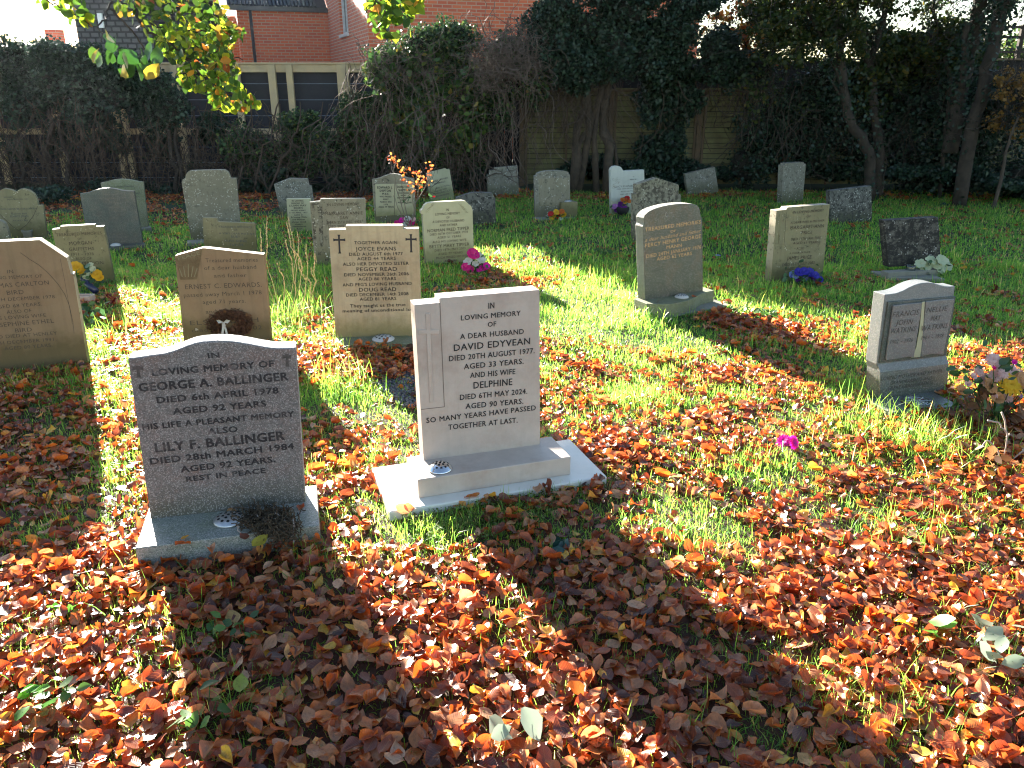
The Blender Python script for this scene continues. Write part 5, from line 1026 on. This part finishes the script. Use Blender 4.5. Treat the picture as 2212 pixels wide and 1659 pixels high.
bouquet('pink and white flowers below the rose bush, before the carved book headstone', (876, 494), [(858, 482, .035, 'rose', 'pink'), (868, 476, .04, 'rose', 'hot'), (880, 472, .035, 'rose', 'white'), (890, 480, .04, 'rose', 'pink'), (876, 484, .035, 'rose', 'white'), (866, 486, .03, 'rose', 'hot'), (893, 474, .03, 'rose', 'blush'), (884, 488, .03, 'rose', 'pink')])
bouquet('red and yellow posy beside the stone vase before the small arched headstone', (1204, 478), [(1190, 462, .035, 'rose', 'red'), (1202, 458, .04, 'rose', 'yellow'), (1213, 457, .035, 'rose', 'orange'), (1193, 470, .035, 'rose', 'yellow'), (1207, 468, .04, 'rose', 'red'), (1217, 464, .035, 'rose', 'yellow'), (1199, 464, .03, 'rose', 'yellow'), (1212, 472, .03, 'daisy', 'white'), (1190, 474, .025, 'daisy', 'white')])
rt, b_ = bouquet('purple, orange and red flowers in a dark vase before the white marble headstone', (1345, 466), [(1328, 446, .04, 'rose', 'lilac'), (1332, 455, .035, 'rose', 'purple'), (1342, 442, .045, 'rose', 'purple'), (1349, 449, .04, 'rose', 'purple'), (1345, 455, .03, 'rose', 'lilac'), (1346, 432, .035, 'rose', 'orange'), (1354, 428, .035, 'rose', 'red'), (1358, 434, .035, 'rose', 'orange'), (1351, 436, .03, 'rose', 'yellow')])
g = MB(); g.lathe(b_, [(.05, 0), (.08, .05), (.09, .11), (.08, .12), (.04, .11)], 16); g.build('vase', M['black'], rt, True)
bouquet('blue and pale blue posy at the foot of the buff headstone with carved cross', (1742, 622), [(1716, 594, .04, 'rose', 'paleblue'), (1726, 588, .04, 'rose', 'blue'), (1738, 586, .035, 'rose', 'blue'), (1750, 588, .04, 'rose', 'blue'), (1762, 594, .035, 'rose', 'blue'), (1768, 603, .035, 'rose', 'blue'), (1742, 597, .04, 'mum', 'paleblue'), (1722, 602, .035, 'rose', 'purple'), (1714, 598, .03, 'rose', 'blue'), (1757, 600, .03, 'rose', 'purple')], k=9, spread=.04)
bouquet('cream-white silk flowers at the right foot of the dark brown mottled headstone', (2012, 596), [(1988, 570, .05, 'lily', 'cream'), (1998, 576, .055, 'rose', 'cream'), (2010, 562, .05, 'lily', 'cream'), (2024, 570, .05, 'rose', 'cream'), (2034, 562, .06, 'lily', 'cream'), (2042, 574, .06, 'lily', 'cream'), (2014, 580, .04, 'daisy', 'cream'), (2030, 582, .05, 'lily', 'cream'), (2002, 584, .04, 'rose', 'cream')], k=6, spread=.045)
ja = gz(1965, 592, .03); jr = thing('glass_jar', ja, 0, 'clear glass jar on the base of the dark brown mottled headstone', 'jar')
mg, n_, l_, b2_ = mat('clear_glass'); b2_.inputs['Transmission Weight'].default_value = 1; b2_.inputs['Roughness'].default_value = .05; b2_.inputs['Base Color'].default_value = (.8, .85, .85, 1)
g = MB(); g.lathe(ja, [(.04, 0), (.045, .01), (.045, .07), (.04, .085), (.036, .085), (.04, .068), (.04, .012)], 20); g.build('jar_body', mg, jr, True)
rt, b_ = bouquet('tall bouquet of blush carnations, peach tulips and one yellow chrysanthemum at the right edge', (2150, 925), [
    (2184, 829, 0.061, 'mum', 'yellow'), (2146, 776, 0.035, 'mum', 'blush'), (2160, 790, 0.030, 'mum', 'blush'), (2152, 812, 0.038, 'mum', 'blush'), (2168, 806, 0.030, 'mum', 'blush'), (2186, 800, 0.035, 'mum', 'blush'), (2204, 812, 0.035, 'mum', 'blush'), (2142, 832, 0.044, 'daisy', 'peach'), (2150, 846, 0.030, 'mum', 'blush'),
    (2166, 848, 0.035, 'mum', 'blush'), (2116, 802, 0.027, 'mum', 'blush'), (2100, 814, 0.024, 'bud', 'blush'), (2090, 830, 0.022, 'bud', 'blush'), (2152, 862, 0.044, 'bud', 'peach'), (2074, 845, 0.037, 'bud', 'peach'), (2130, 820, 0.037, 'daisy', 'blush'), (2190, 784, .018, 'bud', 'hot'), (2146, 796, .014, 'bud', 'pink'), (2208, 840, .02, 'bud', 'purple'), (2205, 855, .012, 'daisy', 'lilac'), (2212, 822, 0.044, 'rose', 'peach'), (2178, 858, 0.030, 'mum', 'blush')], .055, k=4, spread=.05)
leaves_at(rt, [at(u, v, b_[1]) for u, v in ((2090, 870), (2110, 880), (2140, 900), (2120, 860), (2170, 900), (2200, 890), (2150, 920), (2190, 930), (2100, 900), (2210, 910))], .07, FM['brown'], 'dead_leaves', .05, 9)
ds = thing('dead_plant', gz(2165, 1010), 0, 'bleached bare twigs with curled dead leaves before the mixed bouquet, right edge', 'plant')
for path in ([(2065, 1010), (2095, 1110), (2104, 1180), (2085, 1300)], [(1975, 1062), (2050, 1080), (2088, 1135)], [(1935, 1240), (1975, 1190), (2045, 1260), (2062, 1330), (2030, 1440)], [(2100, 1180), (2120, 1150)], [(1945, 1490), (2050, 1445), (2212, 1420)], [(2212, 1250), (2160, 1300), (2130, 1350)]):
    y0_ = gz(2160, 1010)[1]; g = MB(); q = np.array([at(*px('b3', *p), y0_ + .05) for p in path]); q[:, 2] = np.maximum(q[:, 2], .01); t_ = np.linspace(0, len(q) - 1, len(q) * 3); qq = np.stack([np.interp(t_, range(len(q)), q[:, i]) for i in range(3)], 1) + RG.normal(0, .002, (len(t_), 3)); g.tube(qq, [.0045, .003], 5); g.build('twig', M['twig_pale'], ds, True)
leaves_at(ds, [gz(u, v, .05) for u, v in ((2110, 960), (2130, 985), (2090, 990), (2150, 1000), (2070, 970))], .07, FM['brown'], 'curled_leaves', .03, 4)
# single things on the ground
rt = thing('silk_flower', gz(1705, 975), 0, 'single magenta silk flower lying loose on the fallen leaves, right of centre', 'flower'); p = at(1692, 952, gz(1705, 975)[1]); p2 = at(1716, 956, gz(1705, 975)[1])
flower('petals', p, .036, 'mum', FM['hot'], rt, (-.5, -.4, .7), 1); flower('petals', p2, .038, 'mum', FM['hot'], rt, (.6, -.6, .5), 2); g = MB(); g.tube([p, gz(1690, 985, .02)], .003, 5); g.build('stem', FM['green'], rt)
rt = thing('artificial_rose', gz(1205, 1215), 0, 'dark green artificial rose half buried in leaves in front of the pale plinth', 'flower')
dg = leafy('dark_green_petal', [(0, (.012, .04, .03)), (1, (.02, .06, .045))], .1, .35); flower('rose_head', gz(1208, 1205, .035), .04, 'rose', dg, rt, (.1, -.6, .8), 3); leaves_at(rt, [gz(1207, 1180, .05)], .07, dg, 'leaf', .01, 4)
# yellow flowers, bottle, box and beads beside the brown headstone
rt, b_ = bouquet('yellow silk roses and small cream flowers beside the brown headstone, left', (188, 640), [(164, 578, .05, 'rose', 'yellow'), (157, 575, .035, 'rose', 'yellow'), (174, 584, .04, 'rose', 'yellow'), (209, 592, .04, 'rose', 'yellow'), (215, 600, .03, 'rose', 'yellow'), (196, 571, .02, 'daisy', 'cream'), (200, 580, .025, 'daisy', 'cream'), (192, 590, .03, 'daisy', 'cream'), (186, 600, .03, 'daisy', 'cream')], .06, k=5, spread=.035)
bt = thing('blue_bottle', gz(198, 640), 0, 'dark blue bottle lying tilted among leaves below the yellow roses', 'bottle'); bm_ = plain('dark_blue_plastic', (.02, .03, .09), .3)
A_ = at(181, 606, gz(198, 640)[1]); B_ = at(208, 630, gz(198, 640)[1] - .05); g = MB(); g.tube([A_, A_ * .9 + B_ * .1, A_ * .85 + B_ * .15, B_], [.018, .02, .028, .03], 10); g.build('bottle_body', bm_, bt, True); d_ = (A_ - B_) / np.linalg.norm(A_ - B_); g = MB(); g.tube([A_ + d_ * .001, A_ + d_ * .03], .016, 10); g.build('cap', bm_, bt, True)
bx = thing('planter', gz(184, 655), rad(-8), 'small pinkish stone planter box beside the brown headstone', 'planter'); p = gz(184, 655); g = MB(); w_ = .07
for lo, hi in (((-w_, -.05, -.02), (w_, .05, .02)), ((-w_, -.05, .021), (w_, -.038, .07)), ((-w_, .038, .021), (w_, .05, .07)), ((-w_, -.037, .021), (-w_ + .012, .037, .07)), ((w_ - .012, -.037, .021), (w_, .037, .07))): g.box(lo, hi, None, p)
g.build('box', M['edyvean'], bx, False, .003)
rt = thing('berry_spray', gz(240, 672), 0, 'spray of fuzzy dark red balls with green leaves, lying right of the brown headstone', 'flowers', 'flowers left on the graves')
for u, v in ((231, 637), (247, 647), (233, 657), (230, 666), (262, 660), (243, 652), (266, 666)):
    p = at(u, v, gz(240, 672)[1]); p[2] = max(p[2], .03); g = MB()
    for k in range(130):
        d_ = RG.normal(0, 1, 3); d_ /= np.linalg.norm(d_); s_ = np.cross(d_, (.3, .5, .8)) * .0022; g.add([p + s_, p - s_, p + d_ * .03], [(0, 1, 2)])
    g.build('red_ball', FM['darkred'], rt)
leaves_at(rt, [gz(u, v, .05) for u, v in ((190, 680), (200, 672), (215, 668), (222, 680), (205, 690), (185, 670))], .06, FM['green'], 'leaves', .03, 7)
# cherub, wreath at the Peace headstone
yb = gz(490, 745)[1]; st = thing('cherub_statue', (at(420, 740, yb)[0], yb, 0), 0, 'small cream cherub statue at the left foot of the Peace headstone', 'statue')
cm_ = plain('cream_resin', (.50, .42, .30), .6, c2=(.38, .31, .20)); g = MB(); s_ = yb / F
c_ = at(422, 716, yb); g.lathe(c_ + np.array([0, 0, -.10]), [(.045, 0), (.05, .03), (.04, .07), (.036, .1), (.042, .13), (.034, .15), (.018, .165), (.016, .17)], 14)
g.tube([c_ + np.array([-.03, 0, .045]), c_ + np.array([-.055, -.02, .08]), c_ + np.array([-.035, -.03, .115])], [.014, .01], 7); g.tube([c_ + np.array([.03, 0, .045]), c_ + np.array([.05, -.03, .02]), c_ + np.array([.02, -.045, .03])], [.014, .01], 7)
g.build('body', cm_, st, True); g = MB(); g.lathe(c_ + np.array([0, 0, .065]), [(.008, 0), (.024, .01), (.031, .03), (.029, .048), (.018, .062), (.004, .067)], 14)
for k in range(40):
    d_ = RG.normal(0, 1, 3); d_[2] = abs(d_[2]); d_ /= np.linalg.norm(d_); pc = c_ + np.array([0, 0, .095]) + d_ * .031; g.tube([pc + RG.normal(0, .004, 3), pc + d_ * .004, pc + RG.normal(0, .005, 3)], .004, 5)
g.build('curly_head', cm_, st, True)
wr = thing('dried_wreath', (at(495, 700, yb)[0], yb, 0), 0, 'brown dried twig wreath with a white ribbon bow leaning on the Peace headstone', 'wreath')
c_ = at(497, 700, yb - .03); P_ = np.zeros((520, 7, 3)); 
for i in range(520):
    a0 = random.random() * 6.28; rr = random.uniform(.05, .115)
    for j in range(7): a_ = a0 + j * .14; P_[i, j] = c_ + np.array([rr * 1.35 * math.cos(a_), random.uniform(-.03, .03), rr * math.sin(a_) * .85]) + RG.normal(0, .008, 3)
P_[:, :, 2] = np.maximum(P_[:, :, 2], .01)
strands('wreath_ring', P_, .0016, plain('dried_brown_stem', (.20, .09, .045), .9, c2=(.10, .045, .02)), wr); leaves_at(wr, [c_ + np.array([random.uniform(-.13, .13), -.02, random.uniform(-.08, .09)]) for _ in range(30)], .03, FM['brown'], 'dried_leaves', .015, 2)
rm = plain('white_ribbon', (.60, .56, .48), .5); g = MB(); k_ = at(483, 696, yb - .07)
for s in (-1, 1):
    g.add([k_, k_ + np.array([s * .025, -.01, .022]), k_ + np.array([s * .048, 0, .012]), k_ + np.array([s * .03, -.012, -.006])], [(0, 1, 2, 3)]); g.add([k_ + np.array([-.007, 0, 0]), k_ + np.array([.007, 0, 0]), k_ + np.array([s * .018 + .008, -.01, -.10]), k_ + np.array([s * .018 - .008, -.01, -.095])], [(0, 1, 2, 3)])
g.build('ribbon_bow', rm, wr)
# rose bush
rb = thing('rose_bush', gz(880, 500), 0, 'thin leggy rose bush with orange red leaves before the carved book headstone', 'bush'); yb = gz(880, 500)[1]; tips = []
for path in ([(885, 492), (868, 440), (855, 400), (848, 365), (842, 345)], [(886, 492), (875, 445), (868, 400), (870, 370), (880, 360)], [(887, 493), (900, 440), (918, 405), (930, 385)], [(885, 492), (893, 450), (890, 420), (897, 400)], [(886, 492), (862, 455), (850, 420)], [(900, 440), (905, 410), (902, 385)], [(868, 440), (882, 425), (889, 405)], [(849, 372), (856, 350), (850, 340)], [(918, 405), (930, 375), (934, 358)]):
    q = np.array([at(u, v, yb + random.uniform(-.05, .05)) for u, v in path]); q[0][2] = max(q[0][2], 0) if path[0][1] < 480 else 0
    t_ = np.linspace(0, len(q) - 1, 10); qq = np.stack([np.interp(t_, range(len(q)), q[:, i]) for i in range(3)], 1) + RG.normal(0, .006, (10, 3)); g = MB(); g.tube(qq, [.007, .003], 5); g.build('cane', M['bark_lt'], rb, True); tips.append(q[-1])
rl_ = leafy('red_rose_leaf', [(0, (.40, .06, .02)), (.6, (.50, .16, .03)), (1, (.20, .14, .04))], .5, .4)
leaves_at(rb, [at(u, v, yb) for u, v in ((845, 345), (855, 352), (862, 362), (868, 368), (878, 372), (900, 372), (908, 378), (916, 384), (905, 390), (890, 400), (934, 355), (930, 372), (895, 415), (872, 385), (848, 340), (885, 405), (925, 390), (912, 400))], .042, rl_, 'leaves', .03, 6)
leaves_at(rb, [at(u, v, yb) for u, v in ((905, 400), (911, 410), (935, 432), (920, 420), (880, 430))], .04, FM['green'], 'green_leaves', .03, 5); flower('hip', at(938, 427, yb), .025, 'bud', FM['red'], rb)
# tall seeding grass
sgx = [((604, 690), (562, 493)), ((612, 690), (577, 476)), ((622, 680), (618, 480)), ((628, 690), (621, 466)), ((632, 680), (641, 500)), ((640, 690), (647, 560)), ((636, 690), (662, 528)), ((650, 690), (663, 600)), ((655, 690), (672, 578)), ((600, 700), (598, 568)), ((625, 700), (616, 520)), ((640, 680), (634, 540)), ((722, 735), (742, 556)), ((645, 700), (680, 548))]
for i, (b_, t_) in enumerate(sgx):
    y0_ = gz(*b_)[1]; A_ = gz(*b_); A_[2] = 0; B_ = at(*t_, y0_); root = thing('seed_grass', A_, 0, ('tall straw-coloured seeding grass stalk, left of the tall cream headstone' if i != 12 else 'single bent grass stalk against the left edge of the tall cream headstone'), 'grass stalk', 'tall seeding grass stalks')
    p_ = wobble(A_, B_, 9, .008); p_[:, 0] += .05 * np.sin(np.linspace(0, 3.1, 9)) * (1 if B_[0] > A_[0] else -1); g = MB(); g.tube(p_, [.0026, .0014], 4); g.build('stalk', M['drygrass'], root); g = MB()
    hd_ = p_[5:]; 
    for k in range(70):
        s_ = random.random() * (len(hd_) - 1); i_ = int(s_); c_ = hd_[i_] * (1 - s_ + i_) + hd_[min(i_ + 1, len(hd_) - 1)] * (s_ - i_) + RG.normal(0, .0035, 3); d_ = np.array([random.uniform(-.5, .5), random.uniform(-.5, .5), 1]) * .008; e_ = RG.normal(0, .0022, 3); g.add([c_ + e_, c_ - e_, c_ + d_], [(0, 1, 2)])
    g.build('seed_head', M['drygrass'], root)
# rubbish and twigs on the granite base
z_ = .10; tw = thing('twig_heap', gz(*px('b1', 1720, 1320), z_), 0, 'heap of dead moss and broken twigs spilling over the granite base', 'debris')
q = px_poly_inside([(1560, 1230), (1850, 1215), (1920, 1290), (1930, 1420), (1840, 1440), (1700, 1390), (1560, 1330)], 520); P_ = np.array([gz(*px('b1', u, v), z_ + random.uniform(0, .03)) for u, v in q])
strands('moss_strands', walk(P_, (0, 0, 0), len(P_), 7, .010, .7) .clip(-9, 9) * np.array([1, 1, 1]), .0022, plain('dead_brown_moss', (.05, .035, .02), .95, c2=(.09, .06, .03)), tw)
for a_, b_ in (((1660, 1260), (1770, 1340)), ((1900, 1290), (1905, 1440)), ((1780, 1250), (1900, 1330)), ((1530, 1330), (1570, 1410))):
    g = MB(); g.tube(wobble(gz(*px('b1', *a_), z_ + .03), gz(*px('b1', *b_), z_ + .01), 6, .003), [.003, .0018], 5); g.build('twig', M['twig_pale'], tw)
pc = thing('pine_cone', gz(*px('b1', 1580, 1520)), 0, 'pale open pine cone lying in the leaves below the granite base', 'pine cone'); c_ = gz(*px('b1', 1580, 1520), .02); g = MB(); ax = np.array([.9, .35, 0]); ax /= np.linalg.norm(ax); s1 = np.cross(ax, (0, 0, 1)); s2 = np.cross(ax, s1)
for i in range(70):
    t = i / 70; a_ = i * 2.4; rr = .017 * math.sin(math.pi * (t * .85 + .12)); d_ = math.cos(a_) * s1 + math.sin(a_) * s2; b_ = c_ + ax * (t - .5) * .055; e_ = np.cross(ax, d_) * .005; tip = b_ + d_ * (rr + .003) + ax * .004
    g.add([b_ + e_ * .4, b_ - e_ * .4, tip - e_, tip + e_, tip + d_ * .002 - ax * .004], [(0, 1, 2, 3), (3, 2, 4)])
g.build('scales', M['twig_pale'], pc)
for (u, v, s_, lab, m_) in ((563, 1168, .075, 'yellow lime leaf lying on the debris of the granite base', 'yl'), (502, 1333, .07, 'broad ochre leaf lying flat in the shade below the granite base', 'oc'), (520, 1475, .065, 'yellow-green fresh leaf among the brown ones, lower left', 'yg'), (1237, 1233, .07, 'yellow-orange leaf standing out in the shade before the pale plinth', 'yo')):
    cc = dict(yl=(.40, .34, .03), oc=(.42, .25, .07), yg=(.25, .30, .03), yo=(.50, .25, .03))[m_]; V_, Fq_, UV_ = leaf_template(fold=.15, bend=.2, W=.72, seed=int(u)); p = gz(u, v, .045 if v > 1180 else .11)
    Rr = rots(np.array([random.uniform(-.8, .8)]), np.array([.25]), np.array([0.]))[0]; o = quads('single_leaf', (V_ @ Rr.T) * s_ + p, Fq_, leafy('leaf_' + m_, [(0, cc), (1, cc)], .35, .4, veins=True), None, UV_); tag(o, lab, 'leaf')
sk = MB(); sk.tube(wobble(gz(652, 1320, .04), gz(682, 1235, .05), 8, .004), [.003, .002], 5); tag(sk.build('stick', M['bark'], None), 'thin dark stick lying on the leaves right of the granite base', 'stick')
# low weeds
def weed(u, v, label, n, size, spread, m_='weed', pale=False, tilt=(.2, 1.0)):
    p = gz(u, v); root = thing('weed', p, 0, label, 'weed', 'green weeds among the fallen leaves'); P_ = p + RG.normal(0, 1, (n, 3)) * np.array([spread, spread, .0]); P_[:, 2] = RG.uniform(.04, .08, n)
    scatter('leaves', FRESH_T, P_, rots(RG.uniform(0, 6.28, n), RG.uniform(*tilt, n), RG.uniform(0, 6.28, n)), size * RG.uniform(.7, 1.2, n), M[m_] if isinstance(m_, str) else m_, root); g = MB()
    for q in P_[:10]: g.tube([q, p * .5 + q * .5 - np.array([0, 0, .02]), p], .0015, 4)
    g.build('stems', M['weed'], root)
bw = leafy('bright_weed_leaf', [(0, (.06, .20, .02)), (1, (.10, .28, .03))], .5, .4); pw = leafy('pale_felted_leaf', [(0, (.22, .28, .20)), (1, (.32, .38, .28))], .2, .8)
weed(85, 1535, 'bright green weed lit by the sun near the lower left corner', 9, .05, .035, bw); weed(160, 1525, 'darker green rounded weed leaves beside the bright one, lower left corner', 7, .055, .03)
weed(465, 1385, 'dark ground weed with small lobed leaves below the granite headstone', 9, .035, .04); weed(530, 1390, 'small dark weed just right of the lobed one, below the granite headstone', 7, .035, .03); weed(445, 1560, 'broad dark green veined weed leaves, lower left shade', 9, .055, .05)
weed(145, 1340, 'small yellow-green clover weed in the sunlit leaves at left', 8, .03, .03, bw); weed(1640, 690, 'leafy green plant in the leaves before the bow-fronted base', 46, .05, .09)
weed(2150, 1420, 'pale felted weed leaves near the right edge, lower right', 12, .07, .07, pw, tilt=(.7, 1.4)); weed(2010, 1380, 'bright green long weed leaf in the sunlit leaves at lower right', 4, .08, .03, bw); weed(1070, 1600, 'two pale grey-green veined leaves at the bottom centre', 3, .085, .03, pw, tilt=(.8, 1.3)); weed(1300, 455 + 100, 'tuft of broad green leaves in the lawn behind the pale headstone', 14, .06, .06)
pf = thing('paper_scrap', gz(796, 447), 0, 'crumpled white paper scrap between the cross headstone and the two-page one', 'litter'); g = MB(); p = gz(796, 447, .03); g.add([p + np.array([-.08, 0, 0]), p + np.array([0, -.02, .03]), p + np.array([.09, 0, -.01]), p + np.array([.03, .03, .03]), p + np.array([-.03, .04, .0])], [(0, 1, 3, 4), (1, 2, 3)]); g.build('paper', M['white'], pf)
lb = thing('snowdrop_ornament', gz(1553, 565), 0, 'small pale blue bell ornament in the grass right of the gold lettered headstone', 'ornament'); p = at(1551, 550, gz(1553, 565)[1]); flower('bell', p, .03, 'lily', FM['paleblue'], lb, (0, 0, -1)); g = MB(); g.tube([gz(1553, 565), p + np.array([.0, 0, .04]), p], .0015, 4); g.build('stem', FM['green'], lb)

# ---------------------------------------------------------------- overhanging beech
bt = thing('beech_tree', (-4.6, 2.4, 0), 0, 'beech tree whose low backlit yellow branches hang into the top left of view', 'tree')
g = MB(); g.tube([(-4.6, 2.4, -.1), (-4.55, 2.4, 1.5), (-4.6, 2.5, 3.0), (-4.5, 2.6, 4.6), (-4.6, 2.7, 6.5)], [.26, .19, .12], 14); g.build('trunk', M['bark'], bt, True)
def limb(pts, r0, r1, nm='branch', k=7):
    q = np.array(pts, float); t_ = np.linspace(0, len(q) - 1, len(q) * 4); qq = np.stack([np.interp(t_, range(len(q)), q[:, i]) for i in range(3)], 1); qq[1:-1] += RG.normal(0, .006, (len(qq) - 2, 3)); g = MB(); g.tube(qq, [r0, r1], k); g.build(nm, M['bark'], bt, True); return qq
limb([(-4.55, 2.55, 3.4), (-3.6, 3.4, 3.6), (-2.9, 4.3, 3.1), at(300, -60, 4.9)], .07, .022); limb([(-4.55, 2.6, 3.9), (-3.0, 3.4, 4.1), (-1.8, 4.0, 3.4), at(800, -60, 4.7)], .06, .012)
tw = [[(230, -40, 4.2), (240, 0, 4.2), (228, 35, 4.1), (216, 60, 4.0), (220, 90, 3.9)], [(300, -60, 4.9), (292, 0, 4.9), (302, 45, 4.8), (322, 70, 4.8), (360, 85, 4.8), (395, 115, 4.8), (420, 145, 4.9), (450, 175, 4.9), (500, 205, 5.0), (545, 228, 5.0)], [(302, 45, 4.8), (345, 60, 4.8), (420, 70, 5.0), (480, 65, 5.1), (520, 72, 5.1)], [(360, 85, 4.8), (410, 100, 4.9), (470, 110, 5.0), (525, 130, 5.1)],
      [(395, 115, 4.8), (420, 160, 4.7), (430, 200, 4.7), (455, 225, 4.7)], [(240, 20, 4.2), (270, 50, 4.2), (300, 90, 4.3), (330, 125, 4.4)], [(330, -40, 5.2), (380, 0, 5.2), (430, 30, 5.3), (480, 40, 5.3)], [(420, 145, 4.9), (470, 150, 5.0), (520, 190, 5.0)], [(800, -60, 4.7), (812, 20, 4.6), (830, 50, 4.6), (845, 85, 4.6)], [(810, 0, 4.7), (850, 30, 4.7), (895, 40, 4.7)], [(800, -30, 4.6), (790, 30, 4.5)], [(60, -30, 5.2), (110, 5, 5.2), (160, 30, 5.2), (190, 42, 5.2)]]
for t in tw: limb([at(*p) for p in t], .009 if len(t) > 5 else .006, .003, 'twig', 5)
def beech(poly, n, Y0, Y1, size, name='leaves', material='beech', tilt=(.5, 1.7)):
    q = px_poly_inside(poly, n); P_ = np.array([at(u, v, RG.uniform(Y0, Y1)) for u, v in q])
    scatter(name, FRESH_T, P_, rots(RG.uniform(0, 6.28, n), RG.uniform(*tilt, n), RG.uniform(0, 6.28, n)), size * RG.uniform(.7, 1.15, n), M[material], bt)
M['beech_shade'] = leafy('beech_leaf_shaded', [(0, (.02, .045, .008)), (.6, (.05, .10, .01)), (.85, (.12, .15, .012)), (.95, (.28, .14, .02)), (1, (.2, .05, .015))], .38, .4, .4, tb=1.2)  # darker copy of the beech colours with the shade painted in
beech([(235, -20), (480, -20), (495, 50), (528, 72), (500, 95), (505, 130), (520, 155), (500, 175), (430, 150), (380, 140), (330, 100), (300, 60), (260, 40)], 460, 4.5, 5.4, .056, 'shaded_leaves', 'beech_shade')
beech([(330, 60), (480, 20), (495, 50), (528, 72), (500, 95), (505, 130), (520, 155), (500, 175), (430, 150), (380, 140), (330, 100)], 270, 4.5, 5.4, .056)
beech([(380, 140), (430, 150), (500, 165), (540, 205), (562, 226), (520, 242), (462, 238), (448, 210), (425, 195), (395, 200), (382, 175)], 220, 4.5, 5.1, .056)
beech([(470, 40), (520, 60), (532, 78), (500, 95)], 26, 4.8, 5.2, .06)
beech([(785, -20), (905, -20), (918, 18), (890, 30), (885, 50), (892, 70), (868, 70), (850, 95), (828, 85), (800, 62), (798, 40), (785, 20)], 190, 4.4, 4.8, .062)
beech([(175, 30), (200, 28), (200, 55), (176, 58)], 7, 5.0, 5.3, .08); beech([(60, -20), (185, -20), (185, 30), (160, 50), (110, 15), (70, 8)], 55, 5.0, 5.4, .07)
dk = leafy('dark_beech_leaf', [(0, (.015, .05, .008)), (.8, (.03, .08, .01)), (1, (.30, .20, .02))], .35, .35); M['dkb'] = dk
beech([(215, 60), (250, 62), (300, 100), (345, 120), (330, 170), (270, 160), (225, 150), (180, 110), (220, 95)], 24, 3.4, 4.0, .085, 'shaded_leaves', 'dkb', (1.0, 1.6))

# higher twigs of the beech, above the picture: they break up the sun on the foreground
cc_ = np.stack([RG.uniform(-6.8, -2.2, 46), RG.uniform(9.4, 10.6, 46), RG.uniform(3.0, 3.75, 46)], 1); P_ = cc_[RG.integers(0, 46, 900)] + RG.normal(0, .11, (900, 3)) * np.array([1.6, 1, .8]); P_[:, 2] = np.maximum(P_[:, 2], 2.92)
scatter('high_leaves', FRESH_T, P_, rots(RG.uniform(0, 6.28, 900), RG.uniform(.3, 1.6, 900), RG.uniform(0, 6.28, 900)), .065 * RG.uniform(.7, 1.2, 900), M['beech'], bt)
limb([(-4.55, 2.6, 3.6), (-4.6, 5.5, 4.2), (-4.4, 8.0, 3.9), (-4.2, 10.0, 3.4)], .08, .02); limb([(-4.45, 8.0, 3.9), (-5.4, 9.4, 3.6), (-6.6, 10.2, 3.4)], .03, .01); limb([(-4.4, 8.4, 3.85), (-3.4, 9.6, 3.5), (-2.4, 10.2, 3.3)], .03, .01)


# ---------------------------------------------------------------- thin veil of air added to mimic lens glare
hm = bpy.data.materials.new('glare_veil_air'); hm.use_nodes = True; hn = hm.node_tree.nodes; hn.clear()
ho = hn.new('ShaderNodeOutputMaterial'); hv = hn.new('ShaderNodeVolumePrincipled'); hv.inputs['Density'].default_value = .00008; hv.inputs['Anisotropy'].default_value = .8; hv.inputs['Color'].default_value = (.93, .96, 1, 1)
hm.node_tree.links.new(hv.outputs[0], ho.inputs['Volume'])
g = MB(); g.box((-45, -8, -1.2), (45, 48, 9.5)); hz = g.build('glare_veil', hm); tag(hz, 'thin veil of air added over the churchyard to mimic sun glare', kind='stuff')
